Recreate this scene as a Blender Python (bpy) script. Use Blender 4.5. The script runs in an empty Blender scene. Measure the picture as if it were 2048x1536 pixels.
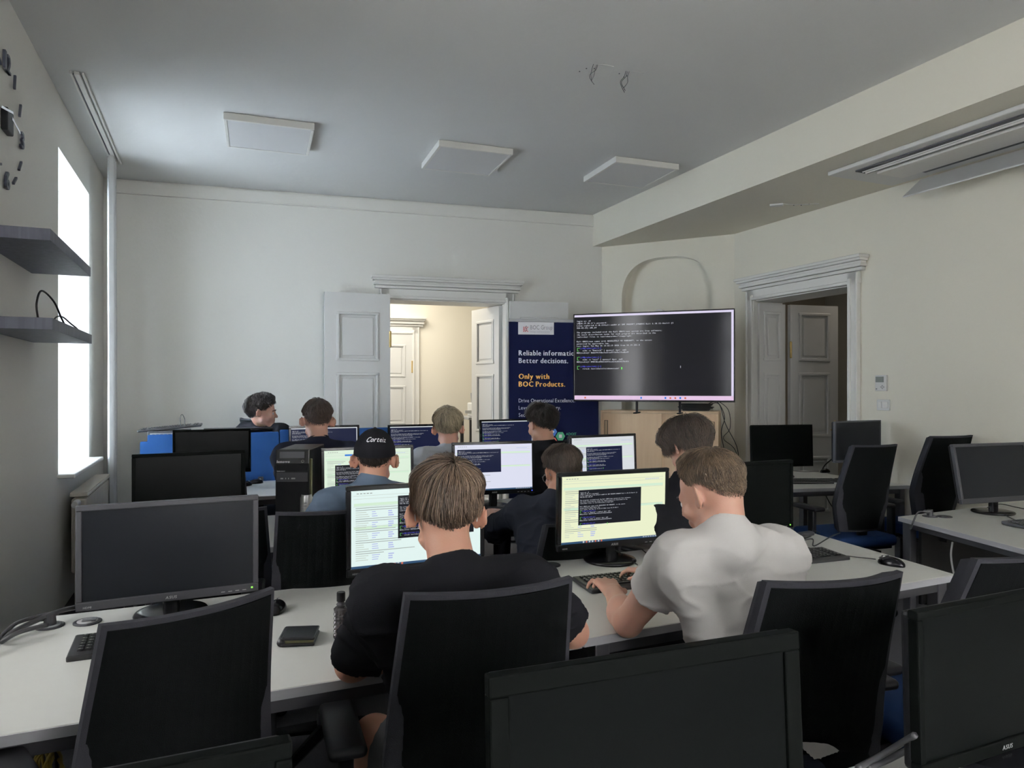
import bpy, bmesh, math, random
import numpy as np
from mathutils import Matrix, Vector, Euler, noise
random.seed(7); RNG = np.random.default_rng(7)
PI = math.pi; R = math.radians
C = bpy.context.scene.collection
F = 1400.0; CX = 1024.0; HY = 776.0; CZ = 1.48          # focal length in pixels, principal column, horizon row, eye height (2048x1536)
def at(px, py, D): return Vector(((px-CX)/F*D, D, CZ-(py-HY)/F*D))
def on(px, py, Z):
    D = F*(CZ-Z)/(py-HY); return Vector(((px-CX)/F*D, D, Z))

# ---------------------------------------------------------------- camera, world, lights, exposure
cam = bpy.data.objects.new('camera', bpy.data.cameras.new('camera')); C.objects.link(cam)
cam.location = (0, 0, CZ); cam.rotation_euler = (R(90), 0, 0)
cam.data.sensor_width = 36; cam.data.lens = 36*F/2048; cam.data.shift_y = (HY-768)/2048
cam.data.clip_start = .02
bpy.context.scene.camera = cam
sc = bpy.context.scene
sc.view_settings.view_transform = 'Standard'; sc.view_settings.look = 'None'
sc.view_settings.gamma = 1; sc.view_settings.use_curve_mapping = False
sc.view_settings.exposure = 0.0
w = bpy.data.worlds.new('sky'); sc.world = w; w.use_nodes = True
bg = w.node_tree.nodes['Background']; bg.inputs[0].default_value = (.62, .78, 1, 1); bg.inputs[1].default_value = 1.3
U = Vector((math.cos(R(22.99)), math.sin(R(22.99)), 0)); V = Vector((-U.y, U.x, 0))   # the room's own axes
L0 = Vector((-3.71, 6.34, 0)); R0 = Vector((2.27, 7.14, 0))                             # far ends of the left and right walls
def lw(t, out=0, z=0): return L0 - V*t - U*out + Vector((0, 0, z))
def rw(t, out=0, z=0): return R0 - V*t + U*out + Vector((0, 0, z))
FD = Vector((.959, .2835, 0)); FN = Vector((-.2835, .959, 0)); F0 = Vector((-3.71, 6.403, 0))
def fw(u, out=0, z=0): return F0 + FD*u + FN*out + Vector((0, 0, z))
def area(name, loc, d, sx, sy, power, col, spread=180):
    l = bpy.data.lights.new(name, 'AREA'); l.shape = 'RECTANGLE'; l.size = sx; l.size_y = sy; l.energy = power; l.color = col
    l.spread = R(spread)
    o = bpy.data.objects.new(name, l); C.objects.link(o); o.location = loc
    o.rotation_euler = Vector(d).to_track_quat('-Z', 'Y').to_euler(); return o
WINS = [(.73, 1.94), (4.5, 5.7), (7.0, 8.2)]  # only the first is in view; the other two are added for daylight
WE = [700, 165, 100]
for k, (a, b) in enumerate(WINS):
    area('window_daylight', lw((a+b)/2, 1.0, 2.0), U + Vector((0, 0, (.22, -.03, -.03)[k])), b-a+.7, 2.7, WE[k], ((.76, .87, 1), (1, .985, .97), (1, .985, .97))[k])
area('rear_fill_light', lw(10.3, -2.6, 1.95), V, 2.4, 2.2, 370, (1, .985, .96))  # fill from behind the viewer, shining through the added back wall window
area('next_room_light', fw(2.6, 1.3, 3.1), (0, 0, -1), 1.2, 1.2, 50, (1, .93, .82))
area('next_room_side_fill', fw(.2, 1.6, 1.9), FD, 1.0, 1.6, 24, (1, .95, .88))  # extra light added from the side; that room has no window built
area('corridor_light', rw(.8, 1.3, 2.9), (0, 0, -1), .4, .4, 4.0, (1, .9, .75))

# ---------------------------------------------------------------- materials
def mat(name, col, rough=.6, metal=0, bump=0, bscale=60, var=0, vscale=4, emit=None, estr=1, trans=0, ior=1.45, spec=.5, coat=0, alpha=1, sheen=0, sss=0, rvar=0):
    m = bpy.data.materials.new(name); m.use_nodes = True; n = m.node_tree.nodes; l = m.node_tree.links
    b = n['Principled BSDF']; b.inputs['Base Color'].default_value = (*col, 1); b.inputs['Roughness'].default_value = rough
    b.inputs['Metallic'].default_value = metal; b.inputs['Specular IOR Level'].default_value = spec
    if coat: b.inputs['Coat Weight'].default_value = coat
    if sheen: b.inputs['Sheen Weight'].default_value = sheen
    if sss: b.inputs['Subsurface Weight'].default_value = sss; b.inputs['Subsurface Radius'].default_value = (.02, .006, .003)
    if trans: b.inputs['Transmission Weight'].default_value = trans; b.inputs['IOR'].default_value = ior
    if emit: b.inputs['Emission Color'].default_value = (*emit, 1); b.inputs['Emission Strength'].default_value = estr
    if bump or var or rvar:
        tc = n.new('ShaderNodeTexCoord')
    if bump:
        t = n.new('ShaderNodeTexNoise'); t.inputs['Scale'].default_value = bscale; t.inputs['Detail'].default_value = 4
        bp = n.new('ShaderNodeBump'); bp.inputs['Strength'].default_value = bump; bp.inputs['Distance'].default_value = .01
        l.new(tc.outputs['Object'], t.inputs['Vector']); l.new(t.outputs['Fac'], bp.inputs['Height']); l.new(bp.outputs['Normal'], b.inputs['Normal'])
    if var:
        t = n.new('ShaderNodeTexNoise'); t.inputs['Scale'].default_value = vscale; t.inputs['Detail'].default_value = 5
        mx = n.new('ShaderNodeMix'); mx.data_type = 'RGBA'
        mx.inputs[6].default_value = (*[c*(1-var) for c in col], 1); mx.inputs[7].default_value = (*[min(1, c*(1+var)) for c in col], 1)
        l.new(tc.outputs['Object'], t.inputs['Vector']); l.new(t.outputs['Fac'], mx.inputs[0]); l.new(mx.outputs[2], b.inputs['Base Color'])
    return m
def wood(name, c1, c2, scale=1, rough=.5):
    m = mat(name, c1, rough); n = m.node_tree.nodes; l = m.node_tree.links; b = n['Principled BSDF']
    tc = n.new('ShaderNodeTexCoord'); mp = n.new('ShaderNodeMapping'); mp.inputs['Scale'].default_value = (14*scale, 14*scale, .9*scale)
    t = n.new('ShaderNodeTexNoise'); t.inputs['Scale'].default_value = 3; t.inputs['Detail'].default_value = 8; t.inputs['Distortion'].default_value = .6
    cr = n.new('ShaderNodeValToRGB'); cr.color_ramp.elements[0].position = .35; cr.color_ramp.elements[0].color = (*c1, 1); cr.color_ramp.elements[1].position = .7; cr.color_ramp.elements[1].color = (*c2, 1)
    l.new(tc.outputs['Object'], mp.inputs[0]); l.new(mp.outputs[0], t.inputs['Vector']); l.new(t.outputs['Fac'], cr.inputs[0]); l.new(cr.outputs[0], b.inputs['Base Color'])
    return m
def glow(name, col, s): return mat(name, (.005, .005, .005), .3, emit=col, estr=s, spec=.06)
M = dict(
 plaster=mat('white plaster', (.74, .73, .68), .9, bump=.12, bscale=25, var=.03, vscale=1.5, spec=.2),
 plaster_side=mat('cream plaster', (.71, .68, .58), .9, bump=.1, bscale=25, var=.03, vscale=1.5, spec=.2),
 ceil=mat('ceiling plaster', (.66, .66, .64), .95, bump=.35, bscale=9, var=.05, vscale=1.2, spec=.2),
 trim=mat('white gloss paint', (.70, .69, .65), .45),
 doorw=mat('white door paint', (.62, .62, .60), .4),
 nextwall=mat('warm plaster', (.80, .76, .66), .9, spec=.2),
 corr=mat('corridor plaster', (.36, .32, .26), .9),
 carpet=mat('grey carpet', (.10, .10, .11), 1, bump=.6, bscale=300, var=.25, vscale=160, spec=.1),
 table=mat('pale grey laminate', (.61, .61, .575), .38, var=.02, vscale=30, spec=.4),
 edge=mat('grey table edge', (.40, .40, .42), .5),
 metal=mat('dark grey metal', (.09, .09, .10), .4, .6),
 silver=mat('silver metal', (.55, .55, .56), .3, .9),
 chrome=mat('chrome', (.8, .8, .8), .12, 1),
 brass=mat('brass', (.60, .43, .17), .35, .9),
 blackp=mat('black plastic', (.010, .010, .012), .45, bump=.05, bscale=400, spec=.2),
 darkp=mat('dark grey plastic', (.05, .05, .058), .5),
 glossk=mat('gloss black plastic', (.010, .010, .012), .2, spec=.3),
 offscr=mat('switched off screen', (.013, .015, .019), .32, spec=.2),
 dimp=mat('dim black plastic', (.004, .005, .0045), .7, spec=.06), offdark=mat('switched off dark screen', (.005, .006, .006), .35, spec=.05),
 fabric=mat('black chair mesh', (.009, .010, .0105), .95, bump=.3, bscale=700, spec=.03),
 rimf=mat('chair cushion fabric', (.046, .046, .054), .9, bump=.25, bscale=500, spec=.1),
 blueseat=mat('blue seat fabric', (.012, .032, .10), .95, bump=.2, bscale=500, spec=.15),
 partition=mat('blue felt', (.035, .11, .32), .95, bump=.2, bscale=600, spec=.08),
 shelf=wood('charcoal wood', (.085, .09, .12), (.125, .13, .17), 1, .55),
 maple=wood('maple veneer', (.74, .53, .34), (.80, .60, .40), .6, .45),
 white=mat('white plastic', (.62, .62, .60), .45),
 radi=mat('radiator enamel', (.62, .58, .50), .4),
 diff=mat('opal diffuser', (.60, .60, .60), .35),
 glass=mat('glass', (1, 1, 1), .02, trans=1, spec=.5),
 curtain=mat('white curtain', (.75, .75, .74), .9, trans=.25),
 navy=mat('navy banner print', (.008, .010, .038), .8, spec=.06),
 bwhite=mat('white print', (.82, .82, .84), .5),
 bgrey=mat('light grey print', (.45, .45, .47), .5),
 borange=mat('orange print', (.90, .46, .09), .5),
 bred=mat('red print', (.45, .04, .05), .5),
 bblue=mat('blue print', (.04, .17, .60), .5), bgreen=mat('green print', (.06, .40, .20), .5), bcoral=mat('coral print', (.75, .15, .12), .5),
 keyc=mat('key plastic', (.028, .028, .03), .4),
 legend=mat('pale key legend', (.35, .36, .30), .5),
 yellow=mat('yellow cable', (.42, .30, .05), .5),
 lcd=mat('grey display', (.20, .22, .20), .3),
 lgrey=mat('light grey plastic', (.38, .38, .38), .5),
 olive=mat('olive metal edge', (.20, .19, .09), .5),
 leather=mat('black leather', (.015, .015, .018), .35, bump=.2, bscale=200),
 can=mat('brushed aluminium can', (.50, .50, .50), .35, .75),
 canp=mat('grey can print', (.25, .25, .26), .4, .3),
 perf=mat('smoked ribbed glass', (.10, .09, .095), .08, trans=.45),
 perfl=mat('pink liquid', (.60, .10, .08), .1, trans=.6),
 pc=mat('black pc metal', (.010, .010, .011), .4, spec=.2),
 teal=mat('teal cable', (.05, .35, .33), .5),
 cable=mat('black cable', (.012, .012, .013), .5),
 gcable=mat('grey cable', (.06, .06, .065), .5),
 paper=mat('white paper', (.7, .7, .7), .8),
 s_white=glow('screen cool white', (.80, .95, .92), .95), s_lilac=glow('screen lilac white', (.78, .80, .95), .92), s_yel=glow('screen warm white', (.90, .95, .66), .92),
 s_yel2=glow('screen green white', (.80, .95, .78), .90), s_pale=glow('screen pale white', (.80, .84, .88), .85),
 s_navy=glow('screen navy', (.009, .013, .042), 1), s_black=glow('screen black', (.010, .011, .016), 1), s_tv=mat('television panel', (.004, .004, .006), .10, spec=.25, emit=(.012, .012, .014), estr=1),
 s_bar=glow('screen white bar', (.80, .74, .95), .9), s_barp=glow('screen pink bar', (.85, .62, .85), .9),
 s_text=glow('screen white text', (.62, .64, .70), .9), s_green=glow('screen green', (.22, .95, .18), .8), s_blue=glow('screen blue text', (.10, .10, .75), .9),
 s_line=glow('screen grey line', (.62, .70, .62), .85), s_lblue=glow('screen pale blue line', (.50, .56, .90), .9), s_btn=glow('screen blue button', (.03, .22, .75), .9),
 s_task=glow('screen taskbar', (.04, .10, .20), .8), s_icon=glow('screen icon red', (.8, .2, .1), .8), s_dkt=glow('screen dark text', (.40, .45, .42), .8), s_band=glow('screen pale green band', (.72, .93, .72), .9),
 led=glow('green led', (.3, .9, .1), 1.5), ledb=glow('blue led', (.05, .1, 1), 2.0),
)

# ---------------------------------------------------------------- mesh helpers
def xf(bm, vs, mtx):
    if mtx is not None: bmesh.ops.transform(bm, matrix=mtx, verts=vs)
def box(bm, sx, sy, sz, loc=(0, 0, 0), rot=(0, 0, 0), bev=0, seg=2, mi=0):
    r = bmesh.ops.create_cube(bm, size=1); vs = r['verts']
    bmesh.ops.scale(bm, vec=(sx, sy, sz), verts=vs)
    if bev:
        es = {e for v in vs for e in v.link_edges}; fs0 = set(bm.faces)
        r2 = bmesh.ops.bevel(bm, geom=list(es), offset=bev, segments=seg, profile=.5, affect='EDGES')
        vs = list({v for f in r2['faces'] for v in f.verts} | {v for v in vs if v.is_valid})
    bmesh.ops.transform(bm, matrix=Matrix.Translation(loc) @ Euler(rot).to_matrix().to_4x4(), verts=vs)
    if mi:
        for v in vs:
            for f in v.link_faces: f.material_index = mi
    return vs
def cyl(bm, r1, r2, h, loc=(0, 0, 0), rot=(0, 0, 0), n=20):
    r = bmesh.ops.create_cone(bm, cap_ends=True, segments=n, radius1=r1, radius2=r2, depth=h)
    bmesh.ops.transform(bm, matrix=Matrix.Translation(loc) @ Euler(rot).to_matrix().to_4x4(), verts=r['verts']); return r['verts']
def ball(bm, r, loc, sc=(1, 1, 1), n=16):
    q = bmesh.ops.create_uvsphere(bm, u_segments=n, v_segments=n//2+2, radius=r)
    bmesh.ops.transform(bm, matrix=Matrix.Translation(loc) @ Matrix.Diagonal((*sc, 1)), verts=q['verts'])
def smooth_pts(pts, n=6):
    pts = [Vector(p) for p in pts]
    if len(pts) < 3: return pts
    out = []
    for i in range(len(pts)-1):
        p0 = pts[max(i-1, 0)]; p1 = pts[i]; p2 = pts[i+1]; p3 = pts[min(i+2, len(pts)-1)]
        for k in range(n):
            t = k/n
            out.append(.5*((2*p1)+(p2-p0)*t+(2*p0-5*p1+4*p2-p3)*t*t+(3*p1-p0-3*p2+p3)*t**3))
    out.append(pts[-1]); return out
def tube(bm, pts, r, n=8, sm=6, rads=None):
    P = smooth_pts(pts, sm) if sm else [Vector(p) for p in pts]
    prev = None; rings = []; up = Vector((0, 0, 1))
    for i, p in enumerate(P):
        d = (P[min(i+1, len(P)-1)]-P[max(i-1, 0)]).normalized()
        if prev is None: a = d.orthogonal().normalized()
        else: a = (prev-d*prev.dot(d)).normalized()
        prev = a; b = d.cross(a); rr = r if rads is None else rads[0]+(rads[1]-rads[0])*i/(len(P)-1)
        rings.append([bm.verts.new(p+(a*math.cos(2*PI*k/n)+b*math.sin(2*PI*k/n))*rr) for k in range(n)])
    for i in range(len(rings)-1):
        for k in range(n): bm.faces.new((rings[i][k], rings[i][(k+1) % n], rings[i+1][(k+1) % n], rings[i+1][k]))
    bm.faces.new(rings[0][::-1]); bm.faces.new(rings[-1])
def lathe(bm, prof, n=24, loc=(0, 0, 0)):
    rings = []
    for (r, z) in prof: rings.append([bm.verts.new((loc[0]+r*math.cos(2*PI*k/n), loc[1]+r*math.sin(2*PI*k/n), loc[2]+z)) for k in range(n)])
    for i in range(len(rings)-1):
        for k in range(n): bm.faces.new((rings[i][k], rings[i][(k+1) % n], rings[i+1][(k+1) % n], rings[i+1][k]))
    bm.faces.new(rings[0][::-1]); bm.faces.new(rings[-1])
def prism(bm, poly, z0, z1):
    b = [bm.verts.new((x, y, z0)) for x, y in poly]; t = [bm.verts.new((x, y, z1)) for x, y in poly]
    n = len(poly)
    bm.faces.new(b[::-1]); bm.faces.new(t)
    for i in range(n): bm.faces.new((b[i], b[(i+1) % n], t[(i+1) % n], t[i]))
def quad(bm, x0, x1, z0, z1, y, mi=0):
    f = bm.faces.new([bm.verts.new((a, y, b)) for a, b in ((x0, z0), (x1, z0), (x1, z1), (x0, z1))]); f.material_index = mi
def obj(name, bm, m, parent=None, smooth=False, mtx=None):
    if isinstance(bm, bpy.types.Mesh): me = bm
    else:
        bmesh.ops.recalc_face_normals(bm, faces=bm.faces) if smooth != 'keep' else None
        me = bpy.data.meshes.new(name)
        if smooth is True:
            for f in bm.faces: f.smooth = True
        bm.to_mesh(me); bm.free()
    if not me.materials:
        for x in (m if isinstance(m, (list, tuple)) else [m]): me.materials.append(x)
    o = bpy.data.objects.new(name, me); C.objects.link(o)
    if parent is not None: o.parent = parent
    if mtx is not None: o.matrix_local = mtx
    return o
def B(): return bmesh.new()
def tag(o, label=None, cat=None, group=None, kind=None):
    if label: o['label'] = label
    if cat: o['category'] = cat
    if group: o['group'] = group
    if kind: o['kind'] = kind
    return o
def thing(name, label, cat, loc=(0, 0, 0), rz=0, group=None):
    o = bpy.data.objects.new(name, None); C.objects.link(o); o.empty_display_size = .05
    o.location = loc; o.rotation_euler = (0, 0, rz); return tag(o, label, cat, group)
def struct(name, bm, m, smooth=False, parent=None):
    o = obj(name, bm, m, parent, smooth)
    if parent is None: o['kind'] = 'structure'
    return o
def copy_thing(root, loc, rz, label):
    def cp(o, parent):
        c = o.copy(); C.objects.link(c); c.parent = parent
        for ch in [x for x in kids.get(o.name, [])]: cp(ch, c)
        return c
    kids = {}
    for x in bpy.data.objects:
        if x.parent: kids.setdefault(x.parent.name, []).append(x)
    c = cp(root, None); c.location = loc; c.rotation_euler = (0, 0, rz); c['label'] = label; return c
def frame_m(origin, u, n):            # local x along u, y along n (into the wall), z up
    m = Matrix.Identity(4); z = Vector((0, 0, 1))
    for i in range(3): m[i][0] = u[i]; m[i][1] = n[i]; m[i][2] = z[i]; m[i][3] = origin[i]
    return m
# glyphs, one flat outline mesh per character, laid out at a fixed pitch or proportionally
_G = {}
def glyph(ch):
    if ch in _G: return _G[ch]
    c = bpy.data.curves.new('glyph', 'FONT'); c.body = ch; c.size = 1; c.resolution_u = 2
    o = bpy.data.objects.new('glyph', c); C.objects.link(o)
    dg = bpy.context.evaluated_depsgraph_get(); me = bpy.data.meshes.new_from_object(o.evaluated_get(dg))
    vs = [(v.co.x, v.co.y) for v in me.vertices]; fs = [tuple(p.vertices) for p in me.polygons]
    xs = [v[0] for v in vs]
    wd = (min(xs), max(xs)) if xs else (0, .3)
    bpy.data.objects.remove(o); bpy.data.curves.remove(c); bpy.data.meshes.remove(me)
    _G[ch] = (vs, fs, wd); return _G[ch]
def text_mesh(lines, size, pitch=None, leading=1.2, bold=0, slant=0, sx=1):
    """text in the xz plane, first baseline at z=0, facing -y"""
    V_, F_ = [], []
    for li, line in enumerate(lines):
        x = 0
        for ch in line:
            if ch == ' ': x += pitch or .28*size*sx; continue
            vs, fs, wd = glyph(ch)
            cw = wd[1]-wd[0]
            if pitch: s_ = min(1, pitch*.92/(cw*size)) if cw else 1; ox = x+(pitch-cw*size*s_)/2-wd[0]*size*s_
            else: s_ = sx; ox = x-wd[0]*size*s_
            for dx in ([0, bold] if bold else [0]):
                b0 = len(V_)
                V_ += [(ox+vx*size*s_+vz*size*slant+dx, -.0002*(dx > 0), vz*size-li*leading*size) for vx, vz in vs]
                F_ += [tuple(b0+i for i in f) for f in fs]
            x += pitch or (cw*size*s_+.09*size*sx+bold)
    me = bpy.data.meshes.new('text'); me.from_pydata(V_, [], F_); return me
def text(name, lines, size, m, parent, x, z, y=0, **k):
    me = text_mesh(lines, size, **k); me.name = name
    return obj(name, me, m, parent, mtx=Matrix.Translation((x, y, z)))
# ---------------------------------------------------------------- the room
HC = 3.40; HS = 3.05                                             # ceiling and soffit heights
bk = 9.4
corn = [lw(-.5, .6), lw(bk+.3, .6), rw(bk+.3, .5), R0 + U*.5 + V*.1, Vector((2.3, 7.5, 0)), Vector((1.0, 8.3, 0)), fw(4.6, .5), fw(-.3, .5)]
fl = [lw(-.5, .6), lw(bk+.3, .6), rw(bk+.3, 3.2), rw(-1.6, 3.2), fw(6, 4.2), fw(-.8, 4.2)]
bm = B(); prism(bm, [(p.x, p.y) for p in fl], -.1, 0); struct('floor', bm, M['carpet'])
bm = B(); prism(bm, [(p.x, p.y) for p in corn], HC, HC+.12); struct('ceiling', bm, M['ceil'])
def wall(name, mtx, pieces, m, d):
    bm = B()
    for (u0, u1, z0, z1) in pieces: box(bm, u1-u0, d, z1-z0, ((u0+u1)/2, d/2, (z0+z1)/2))
    bmesh.ops.transform(bm, matrix=mtx, verts=bm.verts); return struct(name, bm, m)
ml = frame_m(L0, -V, -U)
SILL, WTOP = .905, 3.05
pcs = []; prev = -.15
for a, b in WINS:
    pcs += [(prev, a, 0, HC), (a, b, 0, SILL), (a, b, WTOP, HC)]; prev = b
pcs.append((prev, bk, 0, HC)); wall('wall_left', ml, pcs, M['plaster'], .5)
mf = frame_m(F0, FD, FN)
D0, D1, DZ = 2.562, 3.790, 2.39
wall('wall_front', mf, [(-.3, D0, 0, HC), (D1, 4.93, 0, HC), (D0, D1, DZ, HC)], M['plaster'], .34)
mr = frame_m(R0, -V, U)
E0, E1, EZ = .30, 1.42, 2.34
wall('wall_right', mr, [(-.05, E0, 0, HC), (E1, bk, 0, HC), (E0, E1, EZ, HC)], M['plaster_side'], .34)
mb = frame_m(lw(bk), U, -V); wall('wall_back', mb, [(-.3, 1.3, 0, HC), (3.9, 7.2, 0, HC), (1.3, 3.9, 0, .85), (1.3, 3.9, 3.0, HC)], M['plaster'], .3)
w4 = thing('window_4', None, None); w4['kind'] = 'structure'; w4.matrix_world = mb; bm = B()  # unseen window behind the viewer, added to light the front of the room
for x in (1.33, 2.17, 3.03, 3.87): box(bm, .06, .06, 2.15, (x, .2, 1.925), bev=.006)
for z in (.88, 2.3, 2.97): box(bm, 2.6, .055, .06, (2.6, .2, z), bev=.006)
obj('window_frame', bm, M['trim'], w4)
for x in (1.75, 2.6, 3.45):
    for z0, z1 in ((.91, 2.27), (2.33, 2.94)): bm = B(); box(bm, .78, .004, z1-z0, (x, .2, (z0+z1)/2)); obj('pane', bm, M['glass'], w4)
# chamfered corner wall with the arched niche
A0 = Vector((1.0, 7.796, 0)); AD = (Vector((2.27, 7.14, 0))-A0); AL = AD.length; AD.normalize(); AN = Vector((-AD.y, AD.x, 0))
n0, n1, spring, ntop, ND = .23, 1.21, 2.42, 2.88, .13
arch = [(n0, .9), (n1, .9)] + [((n0+n1)/2+(n1-n0)/2*math.copysign(abs(math.cos(a))**.75, math.cos(a)), spring+(ntop-spring)*math.sin(a)**.8) for a in [PI*k/24 for k in range(25)]]
bm = B()
outer = [bm.verts.new((x, 0, z)) for x, z in ((-.02, 0), (AL+.02, 0), (AL+.02, HC), (-.02, HC))]
ins = [bm.verts.new((x, 0, z)) for x, z in arch]; inb = [bm.verts.new((x, ND, z)) for x, z in arch]
es = [bm.edges.new((outer[i], outer[(i+1) % 4])) for i in range(4)] + [bm.edges.new((ins[i], ins[(i+1) % len(ins)])) for i in range(len(ins))]
bmesh.ops.triangle_fill(bm, edges=es, use_beauty=True)
for i in range(len(ins)):
    j = (i+1) % len(ins); f = bm.faces.new((ins[i], ins[j], inb[j], inb[i])); f.smooth = True
bm.faces.new(inb)
box(bm, AL+.1, .05, HC, (AL/2, ND+.06, HC/2))
bmesh.ops.transform(bm, matrix=frame_m(A0, AD, AN), verts=bm.verts); struct('wall_corner', bm, M['plaster_side'], smooth='keep')
# dropped soffit along the right wall
b0 = Vector((.894, 7.77, 0))
pts = [b0+V*.3, b0-V*(bk-.2), rw(bk), R0, A0+Vector((.05, .15, 0))]
bm = B(); prism(bm, [(p.x, p.y) for p in pts], HS, HC); struct('ceiling_soffit', bm, M['plaster_side'])
# cornice band of the front wall
bm = B(); box(bm, 4.83, .02, .115, (2.41, -.01, HC-.075)); box(bm, 4.83, .028, .012, (2.41, -.014, HC-.128), bev=.004)
bmesh.ops.transform(bm, matrix=mf, verts=bm.verts); struct('trim_1', bm, M['plaster'])
bm = B(); box(bm, 2.55, .015, .09, (1.27, -.008, .045)); box(bm, 1.0, .015, .09, (4.32, -.008, .045))
bmesh.ops.transform(bm, matrix=mf, verts=bm.verts); struct('baseboard_front', bm, M['trim'])
bm = B(); box(bm, bk-1.6, .015, .09, ((bk+1.6)/2, -.008, .045)); bmesh.ops.transform(bm, matrix=mr, verts=bm.verts); struct('baseboard_right', bm, M['trim'])
# windows in the deep left reveals
for k, (a, b) in enumerate(WINS):
    root = thing(f'window_{k+1}', None, None); root['kind'] = 'structure'; root.matrix_world = ml
    bm = B(); w_ = b-a; h_ = WTOP-SILL; zc = (SILL+WTOP)/2; yy = .44
    for x in (a+.03, b-.03, (a+b)/2): box(bm, .06, .06, h_, (x, yy, zc), bev=.006)
    for z in (SILL+.03, WTOP-.03, SILL+h_*.68): box(bm, w_, .055, .06, ((a+b)/2, yy, z), bev=.006)
    obj('window_frame', bm, M['trim'], root)
    for x0, x1 in ((a+.06, (a+b)/2-.03), ((a+b)/2+.03, b-.06)):
        for z0, z1 in ((SILL+.06, SILL+h_*.68-.03), (SILL+h_*.68+.03, WTOP-.06)):
            bm = B(); box(bm, x1-x0, .004, z1-z0, ((x0+x1)/2, yy+.01, (z0+z1)/2)); obj('pane', bm, M['glass'], root)
    bm = B(); box(bm, w_+.06, .52, .028, ((a+b)/2, .16, SILL-.0), bev=.008); obj('window_sill', bm, M['trim'], root)
# radiators under the windows
def radiator(a, b, label):
    r = thing('radiator', label, 'radiator', (0, 0, 0)); r.matrix_world = ml
    bm = B()
    n = int((b-a)/.055)
    for i in range(n): box(bm, .046, .09, .50, (a+(i+.5)*(b-a)/n, -.10, .49), bev=.015)
    obj('radiator_body', bm, M['radi'], r)
    bm = B(); box(bm, b-a, .105, .018, ((a+b)/2, -.10, .762), bev=.004)
    for i in range(n*2): box(bm, .012, .10, .012, (a+(i+.5)*(b-a)/(n*2), -.10, .775))
    obj('top_grille', bm, M['radi'], r)
    bm = B(); tube(bm, [(b+.015, -.10, .70), (b+.05, -.10, .70), (b+.06, -.10, .66), (b+.06, -.10, .02)], .013); obj('pipe', bm, M['radi'], r)
    bm = B(); cyl(bm, .024, .02, .09, (b+.10, -.10, .72), (0, R(90), 0)); obj('valve', bm, M['white'], r)
    return r
radiator(.75, 1.85, 'cream ribbed radiator on the wall below the bright window sill')
# ceiling curtain rail with the curtain drawn to its far end
r = thing('curtain_rail', 'white double-track curtain rail on the ceiling along the left wall', 'curtain rail'); r.matrix_world = ml
bm = B()
for dx, ww in ((-.135, .012), (-.167, .03), (-.20, .012)): box(bm, 1.86, ww, .02, (1.42, dx, HC-.011), bev=.003)
obj('track', bm, M['trim'], r); bm = B(); box(bm, 1.80, .016, .008, (1.42, -.148, HC-.008)); obj('slot', bm, M['darkp'], r)
def curtain(t0, t1, amp, label, nf, off=-.16, zt=3.375):
    bm = B(); n = nf*8; rings = []
    for side in (0, 1):
        for zi in range(9):
            z = .12+(zt-.12)*zi/8; row = []
            for i in range(n+1):
                t = t0+(t1-t0)*i/n; y = off+amp*math.sin(i/8*2*PI+zi*.13)*(.8+.4*math.sin(i*.37+zi*.2))
                row.append(bm.verts.new((t, y+side*.003, z)))
            rings.append(row)
    for s in (0, 9):
        for zi in range(8):
            for i in range(n): bm.faces.new((rings[s+zi][i], rings[s+zi][i+1], rings[s+zi+1][i+1], rings[s+zi+1][i]))
    o = obj('curtain', bm, M['curtain'], None, True); o.matrix_world = ml; return tag(o, label, 'curtain')
cur1 = curtain(.55, .78, .026, 'narrow white curtain hanging gathered in the far left corner', 3)
curtain(4.38, 4.60, .035, 'white pleated curtain beside the window behind the clock, seen mirrored in the television', 3)
curtain(5.6, 7.1, .035, 'white pleated curtain between the two windows behind the viewer', 16)
bm = B(); tube(bm, [(.47, -.10, 3.38), (.47, -.10, .3)], .004, sm=0); obj('pull_cord', bm, M['gcable'], cur1)

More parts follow.
